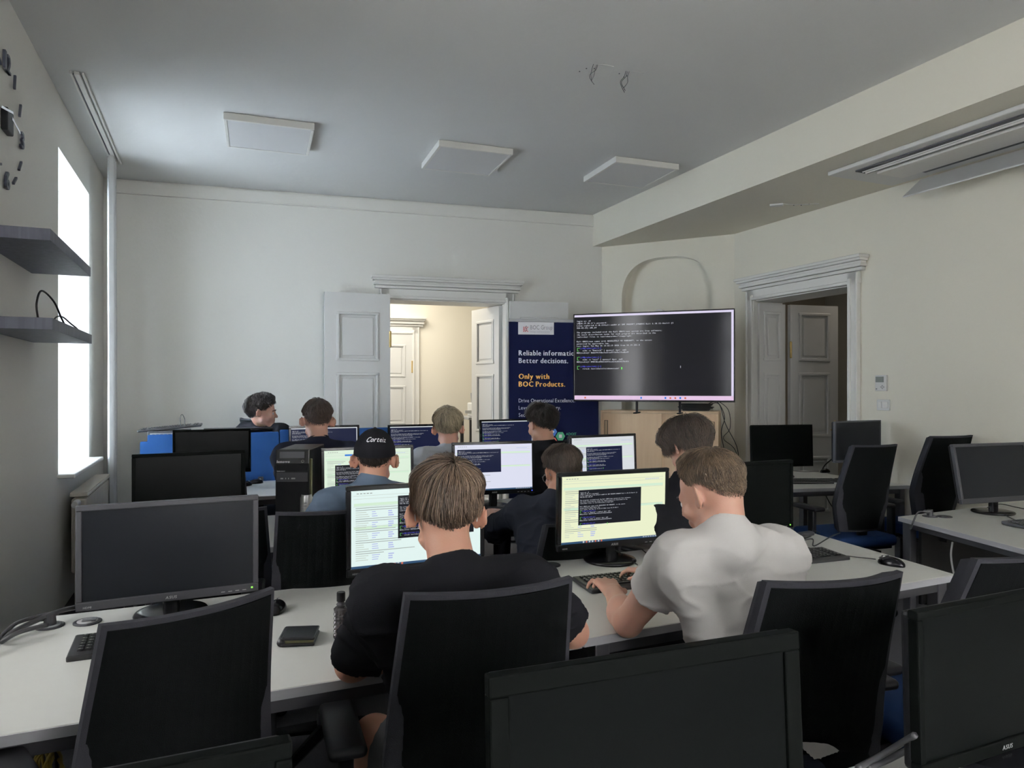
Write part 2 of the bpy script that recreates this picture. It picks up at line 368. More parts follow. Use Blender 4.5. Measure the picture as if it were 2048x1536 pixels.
# ---------------------------------------------------------------- doors
def door_leaf(parent, w_, h_, t_, panels, mtx, hinges=True, name='leaf', m=None, hx=None, both=True):
    """panelled leaf: local x across from the hinge, y through, z up"""
    m = m or M['doorw']
    bm = B(); box(bm, w_, t_*.5, h_, (w_/2, 0, h_/2))
    zs = sorted(panels); x0, x1 = .11*w_/.6+.0, w_-.11*w_/.6
    for s in ((-1, 1) if both else (-1,)):
        y = s*t_*.38
        box(bm, x0, t_*.26, h_, (x0/2, y, h_/2)); box(bm, w_-x1, t_*.26, h_, ((x1+w_)/2, y, h_/2))
        prev = 0
        for (z0, z1) in zs: box(bm, x1-x0, t_*.26, z0-prev, ((x0+x1)/2, y, (prev+z0)/2)); prev = z1
        box(bm, x1-x0, t_*.26, h_-prev, ((x0+x1)/2, y, (prev+h_)/2))
    leaf = obj(name, bm, m, parent, mtx=mtx)
    for (z0, z1) in zs:
        for s in ((-1, 1) if both else (-1,)):
            bm = B(); y = s*t_*.5
            for (ax, az, lx, lz) in (((x0+x1)/2, z0+.012, x1-x0+.02, .03), ((x0+x1)/2, z1-.012, x1-x0+.02, .03), (x0+.012, (z0+z1)/2, .03, z1-z0), (x1-.012, (z0+z1)/2, .03, z1-z0)):
                box(bm, lx, .018, lz, (ax, y, az), bev=.007)
            obj('panel_moulding', bm, m, leaf)
            bm = B(); box(bm, x1-x0-.10, .012, z1-z0-.10, ((x0+x1)/2, s*t_*.3, (z0+z1)/2), bev=.005); obj('panel', bm, m, leaf)
    if hinges:
        for z in (.25, h_-.45):
            bm = B(); cyl(bm, .011, .011, .13, (hx if hx is not None else 0, -t_*.5-.006, z), n=10); ball(bm, .012, (hx or 0, -t_*.5-.006, z+.072)); ball(bm, .012, (hx or 0, -t_*.5-.006, z-.072)); obj('hinge', bm, M['brass'], leaf)
    return leaf
PN = [(.22, .78), (.98, 1.62), (1.74, 2.22)]
def cornice(bm, x0, x1, z, y=0, prof=((.0, .05), (.03, .075), (.055, .06), (.075, .10), (.095, .12))):
    prev = 0
    for (dz, d) in prof:
        box(bm, x1-x0+2*d*.5, d, .028, ((x0+x1)/2, y-d/2, z+dz), bev=.006)
def door_frame(parent, x0, x1, zt, depth):
    for nm, s in (('jamb', -1), ('jamb', 1)):
        x = x0 if s < 0 else x1
        bm = B(); box(bm, .10, .035, zt+.10, (x+s*.045, -.016, (zt+.10)/2), bev=.006); box(bm, .03, .05, zt+.05, (x+s*.015, -.025, (zt+.05)/2), bev=.008); box(bm, .018, .045, zt+.09, (x+s*.085, -.022, (zt+.09)/2), bev=.006)
        box(bm, .015, depth, zt, (x+s*.004, depth/2, zt/2)); obj('jamb', bm, M['trim'], parent)
    bm = B(); box(bm, x1-x0+.2, .035, .10, ((x0+x1)/2, -.016, zt+.05), bev=.006); box(bm, x1-x0+.06, .05, .03, ((x0+x1)/2, -.025, zt+.012), bev=.008)
    box(bm, x1-x0, depth, .015, ((x0+x1)/2, depth/2, zt-.004)); obj('lintel', bm, M['trim'], parent)
    bm = B(); cornice(bm, x0-.12, x1+.12, zt+.115); obj('cornice', bm, M['trim'], parent)
d1 = thing('door_1', None, None); d1['kind'] = 'structure'; d1.matrix_world = mf
door_frame(d1, D0, D1, DZ, .34)
LM = lambda x, y, a: Matrix.Translation((x, y, .01)) @ Matrix.Rotation(R(a), 4, 'Z')
# two leaves folded back against our side of the wall, two opened into the next room
door_leaf(d1, .64, 2.41, .045, PN, LM(D0-.0, -.075, 180+4) @ Matrix.Diagonal((1, -1, 1, 1)), hx=.0)
door_leaf(d1, .64, 2.39, .045, PN, LM(D1+.03, -.075, -4), hx=0)
door_leaf(d1, .60, 2.36, .045, PN, LM(D1-.02, .10, 106), hx=0)
# next room
bm = B()
def pbox(bm, f, u0, u1, o0, o1, z0, z1): 
    vs = box(bm, u1-u0, o1-o0, z1-z0, ((u0+u1)/2, (o0+o1)/2, (z0+z1)/2)); bmesh.ops.transform(bm, matrix=f, verts=vs)
N2 = 2.4
pbox(bm, mf, -.6, 6, N2, N2+.1, 0, 3.4); pbox(bm, mf, -.7, -.6, .34, N2, 0, 3.4); pbox(bm, mf, 5.0, 5.1, .34, N2, 0, 3.4)
struct('wall_next_room', bm, M['nextwall'])
bm = B(); pbox(bm, mf, -.7, 5.1, .34, N2+.1, 3.4, 3.5); struct('ceiling_next_room', bm, M['nextwall'])
PN3 = [(.22, .78), (.98, 1.50), (1.62, 2.06)]
d3 = thing('door_3', None, None); d3['kind'] = 'structure'; d3.matrix_world = mf @ Matrix.Translation((0, N2, 0))
door_frame(d3, 2.05, 3.15, 2.22, .02)
door_leaf(d3, .55, 2.21, .045, PN3, LM(2.06, -.012, 0), hinges=False, both=False)
door_leaf(d3, .54, 2.21, .045, PN3, LM(2.61, -.012, 0), hx=.535, both=False)
# side table with a printer in the next room
pt = thing('side_table', 'grey side table seen through the open doorway under a printer', 'table', fw(4.15, 1.2), math.atan2(FD.y, FD.x))
bm = B(); box(bm, 1.1, .6, .03, (0, 0, 1.115), bev=.004); obj('tabletop', bm, M['lgrey'], pt)
for sx in (-1, 1):
    for sy in (-1, 1): bm = B(); box(bm, .04, .04, 1.10, (sx*.51, sy*.26, .55)); obj('leg', bm, M['metal'], pt)
pr = thing('printer', 'white desktop printer with raised paper tray seen through the doorway', 'printer', fw(3.90, 1.2, 1.13), math.atan2(FD.y, FD.x))
bm = B(); box(bm, .42, .36, .17, (0, 0, .085), bev=.02, seg=3); obj('printer_body', bm, M['white'], pr)
bm = B(); box(bm, .30, .02, .14, (-.02, .15, .22), (R(-18), 0, 0), bev=.004); obj('paper_tray', bm, M['lgrey'], pr)
bm = B(); box(bm, .12, .01, .04, (-.24, -.1, .06), bev=.003); box(bm, .01, .22, .02, (-.215, -.02, .05)); obj('output_tray', bm, M['white'], pr)
# right doorway
d2 = thing('door_2', None, None); d2['kind'] = 'structure'; d2.matrix_world = mr
door_frame(d2, E0, E1, EZ, .34)
door_leaf(d2, .33, 2.30, .03, PN, LM(E0+.018, .02, 90) , hinges=False, both=False)
lf = door_leaf(d2, .56, 2.30, .045, PN, LM(E0+.03, .40, 82), hx=0)
bm = B(); box(bm, .012, .03, .24, (.515, -.03, 1.02), bev=.004); tube(bm, [(.515, -.03, 1.06), (.515, -.075, 1.06), (.43, -.08, 1.05)], .009, sm=3); obj('handle', bm, M['brass'], lf)
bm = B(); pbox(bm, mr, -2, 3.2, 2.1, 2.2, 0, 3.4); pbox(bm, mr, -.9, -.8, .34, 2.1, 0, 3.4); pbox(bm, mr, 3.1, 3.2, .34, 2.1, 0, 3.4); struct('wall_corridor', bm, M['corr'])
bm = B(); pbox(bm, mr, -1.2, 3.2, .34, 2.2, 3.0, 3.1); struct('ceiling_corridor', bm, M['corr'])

# ---------------------------------------------------------------- ceiling fittings
YL = R(20)
for nm, cs, lab in (('a', ((441, 238), (632, 261), (617, 312), (456, 293)), 'square white ceiling light panel nearest the windows'),
                    ('b', ((878.5, 294.7), (1030, 312), (976, 349), (842, 337)), 'square white ceiling light panel, middle one of the three'),
                    ('c', ((1234, 326), (1359, 339), (1283, 373), (1167, 367)), 'square white ceiling light panel beside the dropped soffit')):
    p = sum((on(x, y, 3.35) for x, y in cs), Vector())/4
    l = thing('ceiling_light', lab, 'ceiling light', (p.x, p.y, HC), YL, 'ceiling light panels')
    bm = B()
    for s in (-1, 1): box(bm, .61, .022, .05, (0, s*.294, -.026), bev=.003); box(bm, .022, .566, .05, (s*.294, 0, -.026), bev=.003)
    box(bm, .58, .58, .01, (0, 0, -.008)); obj('frame', bm, M['trim'], l)
    bm = B(); box(bm, .565, .565, .008, (0, 0, -.044), bev=.002); obj('diffuser', bm, M['diff'], l)
def wires(px, py, label, seeds):
    p = on(px, py, HC); r = thing('loose_wires', label, 'wires', p)
    rn = random.Random(seeds)
    for k in range(3):
        bm = B(); a = rn.uniform(-.02, .02); tube(bm, [(a, 0, .0), (a-.01, .01, -.03), (a-.03+rn.uniform(-.02, .02), 0, -.07), (a-.02+rn.uniform(-.02, .02), -.01, -.105-rn.uniform(0, .03))], .0018, 5); obj('wire', bm, M['metal'], r)
        bm = B(); cyl(bm, .004, .004, .004, (rn.uniform(-.12, .02), rn.uniform(.02, .1), -.001), n=8); obj('screw_hole', bm, M['darkp'], r)
    bm = B(); tube(bm, [(0, 0, -.003), (.05, .0, -.004), (.11, .03, -.002)], .002, 5); obj('wire', bm, M['white'], r)
wires(1192, 128, 'two short bare wires hanging from the ceiling, left pair', 1)
wires(1253, 142, 'tangle of short bare wires hanging from the ceiling with a white stub', 2)
p = on(1553, 408, HS); r = thing('ceiling_sensor', 'small white sensor plate on the underside of the soffit', 'sensor', p, R(-20))
bm = B(); box(bm, .11, .05, .018, (0, 0, -.009), bev=.006); obj('sensor_body', bm, M['white'], r)
bm = B(); tube(bm, [(.05, 0, -.004), (.13, .05, -.004), (.22, .08, -.004), (.34, .10, -.004)], .003, 5); obj('cable', bm, M['white'], r)
for x, y in ((.14, .09), (.2, .11), (.26, .09)): bm = B(); cyl(bm, .005, .005, .004, (x, y, -.002), n=8); obj('screw_hole', bm, M['darkp'], r)
# cassette air conditioner set in the soffit
ac = thing('air_conditioner', 'long white cassette air conditioner under the soffit by the right wall', 'air conditioner'); ac.matrix_world = frame_m(on(1655, 352, HS-.032), -V, U)
bm = B(); box(bm, 2.3, .66, .03, (1.15, .33, .015), bev=.008, seg=2); obj('housing', bm, M['white'], ac)
bm = B(); box(bm, 1.9, .12, .012, (1.12, .14, -.003)); obj('air_slot', bm, M['darkp'], ac)
for k, (y, wd) in enumerate(((.125, .006), (.165, .03))): bm = B(); box(bm, 1.86, wd, .016, (1.12, y, -.008), (R(25), 0, 0), bev=.003); obj('louver', bm, M['trim'], ac)
bm = B(); box(bm, 2.0, .26, .018, (1.22, .36, -.012), bev=.005); obj('intake_panel', bm, M['trim'], ac)
bm = B(); box(bm, 2.1, .24, .012, (1.27, .585, -.085), (R(38), 0, 0), bev=.004); obj('flap', bm, M['white'], ac)
bm = B(); box(bm, 1.7, .04, .01, (1.2, .535, -.004)); obj('air_slot', bm, M['darkp'], ac)

# ---------------------------------------------------------------- wall fittings on the right
def on_rw(px, py):
    k = (px-CX)/F; t = (k*R0.y-R0.x)/(-V.x+k*V.y); p = R0-V*t; return t, CZ-(py-HY)/F*p.y
t, z = on_rw(1765, 766)
r = thing('thermostat', 'white wall thermostat with a grey display above the light switch', 'thermostat'); r.matrix_world = mr @ Matrix.Translation((t, 0, z))
bm = B(); box(bm, .098, .024, .125, (0, -.012, 0), bev=.004); obj('casing', bm, M['white'], r)
bm = B(); box(bm, .072, .003, .045, (-.006, -.025, .028)); obj('display', bm, M['lcd'], r)
for a, b in ((.018, -.022), (.03, -.032), (.006, -.032), (.018, -.042)): bm = B(); cyl(bm, .006, .006, .004, (a, -.025, b), (R(90), 0, 0), 10); obj('button', bm, M['lgrey'], r)
bm = B(); box(bm, .012, .002, .006, (-.035, -.025, -.047)); obj('mark', bm, M['darkp'], r)
t, z = on_rw(1768, 810)
r = thing('light_switch', 'white double light switch beside the right doorway', 'switch'); r.matrix_world = mr @ Matrix.Translation((t, 0, z))
bm = B(); box(bm, .115, .012, .085, (0, -.006, 0), bev=.003); obj('plate', bm, M['white'], r)
for x, wd in ((-.026, .03), (.022, .046)): bm = B(); box(bm, wd, .006, .052, (x, -.014, 0), (R(4), 0, 0), bev=.002); obj('rocker', bm, M['trim'], r)
# camera dome above the television
p = A0+AD*.62+AN*ND; r = thing('camera_dome', 'small white round dome fixed in the niche just above the television', 'camera', (p.x, p.y, 2.27), math.atan2(AD.y, AD.x))
bm = B(); lathe(bm, [(.07, 0), (.07, .03), (.06, .045)], 24); bmesh.ops.rotate(bm, verts=bm.verts, matrix=Matrix.Rotation(R(90), 3, 'X')); obj('mount', bm, M['white'], r, True)
bm = B(); ball(bm, .052, (0, -.045, 0)); obj('dome', bm, M['white'], r, True)

# ---------------------------------------------------------------- shelves and clock on the left wall
def shelf(zb, tn, tf, label):
    r = thing('wall_shelf', label, 'shelf'); r.matrix_world = ml
    bm = B(); box(bm, tn-tf, .285, .052, ((tn+tf)/2, -.1425, zb+.026), bev=.002); obj('shelf_board', bm, M['shelf'], r); return r
shelf(2.117, 3.72, 2.66, 'upper charcoal floating shelf on the left wall, empty')
shelf(1.735, 3.68, 2.62, 'lower charcoal floating shelf on the left wall, carrying cables')
def wpt(t, out, z): return ml @ Vector((t, out, z))
bm = B(); tube(bm, [wpt(3.52, -.20, 1.79), wpt(3.55, -.2, 1.86), wpt(3.45, -.2, 1.93), wpt(3.3, -.22, 1.90), wpt(3.17, -.23, 1.83), wpt(3.12, -.24, 1.79)], .0045); tag(obj('cable_loop', bm, M['cable'], None, True), 'tall loop of black cable standing at the near end of the lower shelf', 'cable')
r = thing('cable_plug', 'short black cable with a flat plug on the far end of the lower shelf', 'cable', wpt(2.85, -.2, 1.787))
bm = B(); tube(bm, [(.06, -.22, .005), (.03, -.14, .06), (.0, -.04, .075), (-.02, .06, .05), (-.01, .12, .012), (-.03, .07, .004)], .004); obj('cable', bm, M['cable'], r, True)
bm = B(); box(bm, .05, .11, .014, (-.03, .0, .008), (0, 0, R(20)), bev=.005); obj('plug', bm, M['blackp'], r)
ck = thing('wall_clock', 'large numeral clock of dark pieces stuck on the left wall', 'clock'); CT = 3.22; cz = 1.48+533*3.38/F
ck.matrix_world = ml @ Matrix.Translation((CT, 0, cz))
clock_m = mat('dark clock plastic', (.05, .055, .08), .35)
def numeral(s, x, z, size):
    me = text_mesh([s], size, bold=.012); o = bpy.data.objects.new('tmp', me); bm = B(); bm.from_mesh(me)
    for v in bm.verts: v.co.x = -v.co.x
    bmesh.ops.remove_doubles(bm, verts=bm.verts, dist=1e-5)
    g = bmesh.ops.extrude_face_region(bm, geom=list(bm.faces)); bmesh.ops.translate(bm, vec=(0, .012, 0), verts=[v for v in g['geom'] if isinstance(v, bmesh.types.BMVert)])
    xs = [v.co.x for v in bm.verts]; zs = [v.co.z for v in bm.verts]
    bmesh.ops.translate(bm, vec=(x-(min(xs)+max(xs))/2, -.02, z-(min(zs)+max(zs))/2), verts=bm.verts); bpy.data.objects.remove(o)
    obj('numeral', bm, clock_m, ck)
ck.matrix_world = ml @ Matrix.Translation((CT, 0, cz))
RC = .285
for h_, s in ((12, '12'), (3, '3'), (6, '6'), (9, '9')):
    a = 2*PI*h_/12; numeral(s, RC*math.sin(a)*-1, RC*math.cos(a), .125)
for h_ in (1, 2, 4, 5, 7, 8, 10, 11):
    a = 2*PI*h_/12; bm = B(); box(bm, .012, .012, .075, (-RC*math.sin(a), -.014, RC*math.cos(a)), (0, -a*.35, 0), bev=.002); obj('hour_mark', bm, clock_m, ck)
bm = B(); box(bm, .11, .03, .11, (0, -.015, 0), bev=.006); obj('movement', bm, M['blackp'], ck)
bm = B(); box(bm, .15, .004, .014, (-.07, -.036, .006), (0, R(-8), 0), bev=.001); obj('hour_hand', bm, M['chrome'], ck)
bm = B(); box(bm, .2, .004, .012, (.11, -.041, .02), (0, R(12), 0), bev=.001); obj('minute_hand', bm, M['chrome'], ck)
# ---------------------------------------------------------------- desks
TZ = .74
def desk(label, FL, FR, BR, BL, name='desk', legs=(1, 1, 1, 1), group='desks in rows', panel=False):
    P = [Vector(p) for p in (FL, FR, BR, BL)]; c = sum(P, Vector((0, 0)))/4
    r = thing(name, label, 'desk', (c.x, c.y, 0), 0, group)
    Q = [p-c for p in P]
    bm = B(); prism(bm, [(p.x, p.y) for p in Q], TZ-.026, TZ)
    bmesh.ops.bevel(bm, geom=list(bm.edges), offset=.002, segments=1, affect='EDGES'); obj('desktop', bm, M['table'], r)
    bm = B(); n = len(Q)                                          # darker edge band standing a hair proud
    for i in range(4):
        a, b = Q[i], Q[(i+1) % 4]; d = (b-a).normalized(); nn = Vector((d.y, -d.x)); m_ = (a+b)/2+nn*.0012
        box(bm, (b-a).length, .003, .024, (m_.x, m_.y, TZ-.0135), (0, 0, math.atan2(d.y, d.x)))
    obj('edge_band', bm, M['edge'], r)
    for i in range(4):
        if not legs[i]: continue
        p = Q[i]*.92; bm = B(); box(bm, .05, .05, TZ-.04, (p.x, p.y, (TZ-.04)/2+.01), (0, 0, R(23)), bev=.004); cyl(bm, .02, .02, .01, (p.x, p.y, .005)); obj('leg', bm, M['metal'], r)
    for (i, j) in ((0, 1), (3, 2), (0, 3), (1, 2)):
        a, b = Q[i]*.92, Q[j]*.92; d = b-a; bm = B(); box(bm, d.length, .04, .035, ((a.x+b.x)/2, (a.y+b.y)/2, TZ-.045), (0, 0, math.atan2(d.y, d.x))); obj('frame_rail', bm, M['metal'], r)
    a, b = Q[3]*.80, Q[2]*.80; d = b-a; bm = B(); mx, my = (a+b)/2
    an = math.atan2(d.y, d.x); box(bm, d.length*.8, .10, .006, (mx, my, TZ-.14), (0, 0, an)); 
    for s in (-1, 1): box(bm, d.length*.8, .004, .07, (mx-math.sin(an)*s*.05, my+math.cos(an)*s*.05, TZ-.11), (0, 0, an))
    obj('cable_tray', bm, M['blackp'], r)
    if panel:
        bm = B(); box(bm, d.length*1.1, .018, .46, (mx, my, .48), (0, 0, an), bev=.003); obj('underdesk_dark_board', bm, M['blackp'], r)  # added black board standing in for the dark clutter under the desk
    return r
SD = Vector((-.38, .80))
desk('white desk with the wallet and perfume bottle, second row from the viewer', (-1.215, 1.435), (.205, 2.06), (-.14, 2.89), (-1.57, 2.235))
desk('white desk the person in the white t-shirt leans on', (.213, 2.067), (1.761, 2.777), (1.53, 3.60), (-.132, 2.893), panel=True)
desk('white desk carrying the upright black tower computer', (-1.75, 2.98), (-.38, 3.59), (-.74, 4.36), (-2.12, 3.75))
desk('white desk in the middle row where the person with glasses types', (-.37, 3.595), (1.25, 4.315), (.93, 5.12), (-.73, 4.365))
desk('white desk against the blue felt screens in the front row', (-2.40, 4.48), (-1.15, 5.04), (-1.49, 5.79), (-2.76, 5.23))
desk('white desk in the front row below the doorway', (-1.14, 5.045), (.75, 5.885), (.42, 6.64), (-1.48, 5.795))
a = on(1580, 978, TZ); b = on(1833, 970, TZ)
desk('white desk by the right doorway with two monitors and a keyboard', (a.x-.25, a.y-.05), (3.02, 5.32), (2.62, 6.28), (1.72, 6.0))
desk('white desk at the right wall whose corner points at the aisle', (2.36, 3.17), (3.75, 3.80), (3.42, 4.60), (2.225, 4.03), legs=(0, 1, 1, 1), panel=True)
desk('white desk under the large black monitors closest to the viewer', (-.58, -.10), (2.0, 1.03), (1.66, 1.81), (-.80, .715), legs=(1, 1, 1, 1))

# ---------------------------------------------------------------- monitors
TERM = ['login as: s9', "s9@10.19.30.11's password:", 'Linux ciphorlab 6.18.12+kali-amd64 #1 SMP PREEMPT_DYNAMIC Kali 6.18.12-1kali1 (2', '026-02-25) x86_64', '',
 'The programs included with the Kali GNU/Linux system are free software;', 'the exact distribution terms for each program are described in the', 'individual files in /usr/share/doc/*/copyright.', '',
 'Kali GNU/Linux comes with ABSOLUTELY NO WARRANTY, to the extent', 'permitted by applicable law.', 'Last login: Tue May 26 13:25:19 2026 from 10.19.255.4', '', '     echo -n "Dominik" | openssl dgst -md5', 'MD5(stdin)= 2bb5f917dbcfe211a9710d4e21bd8a49', '', '',
 '     echo -n "test" | openssl dgst -md5', 'MD5(stdin)= 098f6bcd4621d373cade4e832627b4f6', '', '', '     rcrack /usr/share/rainbowcrack/']
PROMPT = {12: '   (s9@ciphorlab)-[~]', 16: '   (s9@ciphorlab)-[~]', 20: '   (s9@ciphorlab)-[~]'}
term_me = text_mesh(TERM, .0105, pitch=.0064, leading=1.16, bold=.0006)              # unit: window about .53 wide at scale 1
prompt_me = text_mesh([PROMPT.get(i, '') for i in range(22)], .0105, pitch=.0064, leading=1.16, bold=.0006)
green_me = None
def bars(lst, name, m, parent, y):
    bm = B()
    for (x0, x1, z0, z1) in lst: quad(bm, x0, x1, z0, z1, y)
    return tag(obj(name, bm, m, parent), kind='stuff')
def terminal(parent, x0, z0, w_, h_, s, y, m, icons=False, tv=False):
    o = bars([(x0, x0+w_, z0, z0+h_)], 'terminal_window', m, parent, y) if not tv else parent
    off = Matrix.Translation((x0+.006*s*2, y-.0006, z0+h_-.016*s*1.4)) @ Matrix.Scale(s, 4)
    obj('terminal_text', term_me, M['s_text'], o, mtx=off); obj('prompt_text', prompt_me, M['s_blue'], o, mtx=off)
    g = B()
    for r_ in (12, 16, 20):
        z = -r_*.0105*1.16; quad(g, .003, .004+.001, z-.011, z+.005, 0); quad(g, .003, .018, z+.004, z+.0055, 0); quad(g, .003, .012, z-.012, z-.0105, 0)
    z = -21*.0105*1.16; quad(g, .241, .2475, z-.002, z+.010, 0)
    obj('prompt_marks', g, M['s_green'], o, mtx=off); return o
def page(parent, W_, H_, y, rnd, col=0):
    """a light web page: header rules, list rows, pale blue links"""
    rn = random.Random(rnd); g1, g2, g3, g4 = [], [], [], []
    x0, x1, zt = -W_/2, W_/2, H_
    g4.append((x0+.01, x1-.012, zt*.80, zt*.835)); g4.append((x0+.01, x1-.012, zt*.50, zt*.535))
    for z in (.93, .89, .79, .53): g1.append((x0+.008, x1-.012, zt*z, zt*z+.0011))
    for k in range(26):
        z = zt*(.77-.028*k)
        if z < .02: break
        g1.append((x0+.016, x0+.016+rn.uniform(.02, .05), z, z+.0022))
        if k % 5 not in (0, 1): g2.append((x0+.075, x0+.075+rn.uniform(.012, .03), z, z+.0028)); g2.append((x0+.135, x0+.135+rn.uniform(.014, .022), z-.001, z+.0032))
        else: g3.append((x0+.016, x0+.016+rn.uniform(.08, .22), z, z+.0022))
    for k in range(5): g3.append((x0+.02+k*.012, x0+.028+k*.012, zt*.955, zt*.955+.003))
    g2 += [(x1-.10+.01*k, x1-.094+.01*k, zt*.905, zt*.905+.003) for k in range(7)]
    bars(g4, 'page_band', M['s_band'], parent, y-.0001); bars(g1, 'page_rules', M['s_line'], parent, y-.0002); bars(g2, 'page_links', M['s_lblue'], parent, y-.0003); bars(g3, 'page_text', M['s_dkt'], parent, y-.0003)
def taskbar(parent, W_, y, full=True):
    bars([(-W_/2, W_/2, 0, .0085)], 'taskbar', M['s_task'], parent, y-.0004)
    bars([(-W_*.3+.014*k, -W_*.3+.007+.014*k, .001, .0078) for k in (1, 4, 6)], 'taskbar_icons', M['s_icon'], parent, y-.0006)
    bars([(-W_*.3+.014*k, -W_*.3+.007+.014*k, .001, .0078) for k in (0, 2, 3, 5)]+[(W_*.28+.012*k, W_*.28+.008+.012*k, .003, .006) for k in range(8)], 'taskbar_icons', M['s_text'], parent, y-.0006)
def monitor(fit, label, sc=1.0, scr='off', content=None, marks=True, stand='disc', name='monitor', base=True, zmin=None, rim=.017, chin=.028, hang=0, dark=False, dim=False):
    X, D, Z, yaw, tilt = fit; X *= sc; D *= sc; Z = CZ+(Z-CZ)*sc; W_, H_ = .53*sc, .325*sc
    r = thing(name, label, 'monitor', (X, D, TZ), yaw, 'computer monitors')
    zb = Z-TZ
    T = Matrix.Translation((0, 0, zb)) @ Matrix.Rotation(-tilt, 4, 'X')
    bm = B(); t = rim*sc; c = chin*sc; cw, ch = W_, H_
    for (a, b, x, z) in ((cw, c, 0, c/2), (cw, t, 0, ch-t/2), (t, ch-c-t, -cw/2+t/2, (c+ch-t)/2), (t, ch-c-t, cw/2-t/2, (c+ch-t)/2)):
        box(bm, a, .022, b, (x, 0, z), bev=.003)
    obj('bezel', bm, M['glossk'] if scr != 'off' else (M['dimp'] if dark else M['darkp']), r, mtx=T)
    bm = B(); box(bm, cw-.01, .022, ch-.01, (0, .020, ch/2), bev=.008); box(bm, cw*.6, .03, ch*.6, (0, .038, ch*.5), bev=.014); obj('back_shell', bm, M['blackp'], r, mtx=T)
    sw, sh = cw-2*t, ch-c-t
    bm = B(); box(bm, sw+.002, .004, sh+.002, (0, 0, sh/2)); 
    s = obj('screen', bm, M['offdark' if (dim or dark) else 'offscr'] if scr == 'off' else M[scr], r, mtx=T @ Matrix.Translation((0, -.004, c)))
    if content: content(s, sw, sh, -.0024)
    if marks:
        tm = text_mesh(['ASUS'], .013*sc, bold=.0008, slant=.15); obj('brand_mark', tm, M['lgrey'], r, mtx=T @ Matrix.Translation((-.018, -.0125, .009*sc)))
        tm = text_mesh(['HDMI'], .009*sc, bold=.0006, slant=.1); obj('port_mark', tm, M['lgrey'], r, mtx=T @ Matrix.Translation((-cw/2+.02, -.0125, .008*sc)))
        bm = B(); box(bm, .006, .003, .005, (cw*.46, -.0115, .015*sc)); obj('power_light', bm, M['led'] if scr == 'off' else M['ledb'], r, mtx=T)
        bm = B()
        for k in range(4): box(bm, .012, .002, .002, (cw*.29+.022*k, -.0115, .010*sc))
        obj('button_marks', bm, M['lgrey'], r, mtx=T)
    if base:
        bm = B()
        if stand == 'disc':
            lathe(bm, [(.108, 0), (.113, .006), (.108, .013), (.085, .018), (.03, .022)], 40, (0, .03, 0)); obj('stand_base', bm, M['glossk'], r, True)
            bm = B(); box(bm, .052, .034, max(zb+.02, .04), (0, .028, max(zb+.02, .04)/2+.01), bev=.012, seg=3); obj('stand_neck', bm, M['glossk'], r, True)
        else:
            box(bm, .24, .17, .012, (0, .03, .006), bev=.005); box(bm, .2, .13, .01, (0, .03, .016), bev=.004); obj('stand_base', bm, M['silver'] if stand == 'silver' else M['darkp'], r)
            bm = B(); box(bm, .06, .03, zb+.12, (0, .05, (zb+.12)/2+.01), bev=.006); obj('stand_neck', bm, M['silver'] if stand == 'silver' else M['darkp'], r)
    return r
def web(tx0, tz0, tw, th, tm='s_black', seed=1, btn=False, bar=True, ts=None):
    def f(s, w_, h_, y):
        page(s, w_, h_, y, seed)
        if tw: terminal(s, -w_/2+tx0*w_, tz0*h_, tw*w_, th*h_, ts or tw*w_/.56, y-.0008, M[tm])
        if btn: bars([(-w_*.27, -w_*.16, h_*.88, h_*.915)], 'page_button', M['s_btn'], s, y-.0006)
        if bar: taskbar(s, w_, y)
    return f
def full(line_side=True, green=False):
    def f(s, w_, h_, y):
        L = [(-w_/2, w_/2, h_-.007, h_)]
        if line_side: L.append((w_/2-.006, w_/2, 0, h_))
        bars(L, 'window_border', M['s_pale'], s, y-.0002)
        terminal(s, -w_/2, 0, w_*.98, h_-.010, .62, y-.0004, M['s_navy'])
    return f
monitor((-1.102, 2.266, .793, .452, -.006), 'switched-off black monitor on the left desk nearest the window wall, two port discs before it')
monitor((-.352, 2.613, .802, .42, .004), 'lit monitor with white page half hidden by the person with brown hair', 1, 's_white', web(.345, .345, .6, .56, seed=3))
monitor((.43, 2.968, .808, .368, -.03), 'lit warm-white monitor with a black terminal in front of the white t-shirt', 1, 's_yel', web(.155, .27, .60, .52, seed=5))
monitor((1.101, 3.255, .812, .416, 0), 'black switched-off monitor right of the blond-brown head in white t-shirt', 1, dim=True, dark=True)
monitor((-1.654, 3.599, .824, .501, .048), 'switched-off black monitor directly behind the nearest left monitor', 1, dim=True, dark=True, marks=False)
monitor((-.82, 4.006, .82, .413, .049), 'lit pale green monitor in front of the person in the black cap', 1, 's_yel2', web(.12, .28, .55, .42, seed=7, btn=True), stand='disc')
monitor((-.11, 4.328, .823, .311, .043), 'lit lilac-white monitor with a dark terminal in the centre of the room', 1, 's_lilac', web(.03, .39, .56, .51, 's_navy', seed=9))
monitor((.603, 4.587, .85, .492, .046), 'lit white monitor with a navy terminal below the television', 1, 's_pale', web(.22, .20, .58, .58, 's_navy', seed=11, bar=False))
monitor((-2.197, 5.138, .852, .474, .04), 'switched-off monitor on the front-row desk before the blue felt screen', 1.0, dim=True, dark=True, marks=False)
monitor((-1.424, 5.33, .869, .462, .049), 'lit monitor with navy terminal in front of the short-haired person in dark blue', 1.07, 's_navy', full(), marks=False)
monitor((-.719, 5.544, .868, .406, .048), 'lit monitor with navy terminal beside the blond person', 1.07, 's_navy', full(), marks=False)
monitor((-.038, 6.134, .882, .484, .05), 'lit monitor with navy terminal directly before the blue banner', 1.04, 's_navy', full(), marks=False)
monitor((2.097, 5.431, .869, .21, .034), 'switched-off black monitor in front of the left jamb of the right doorway', 1.07, dim=True, dark=True, marks=False, rim=.012, chin=.015)
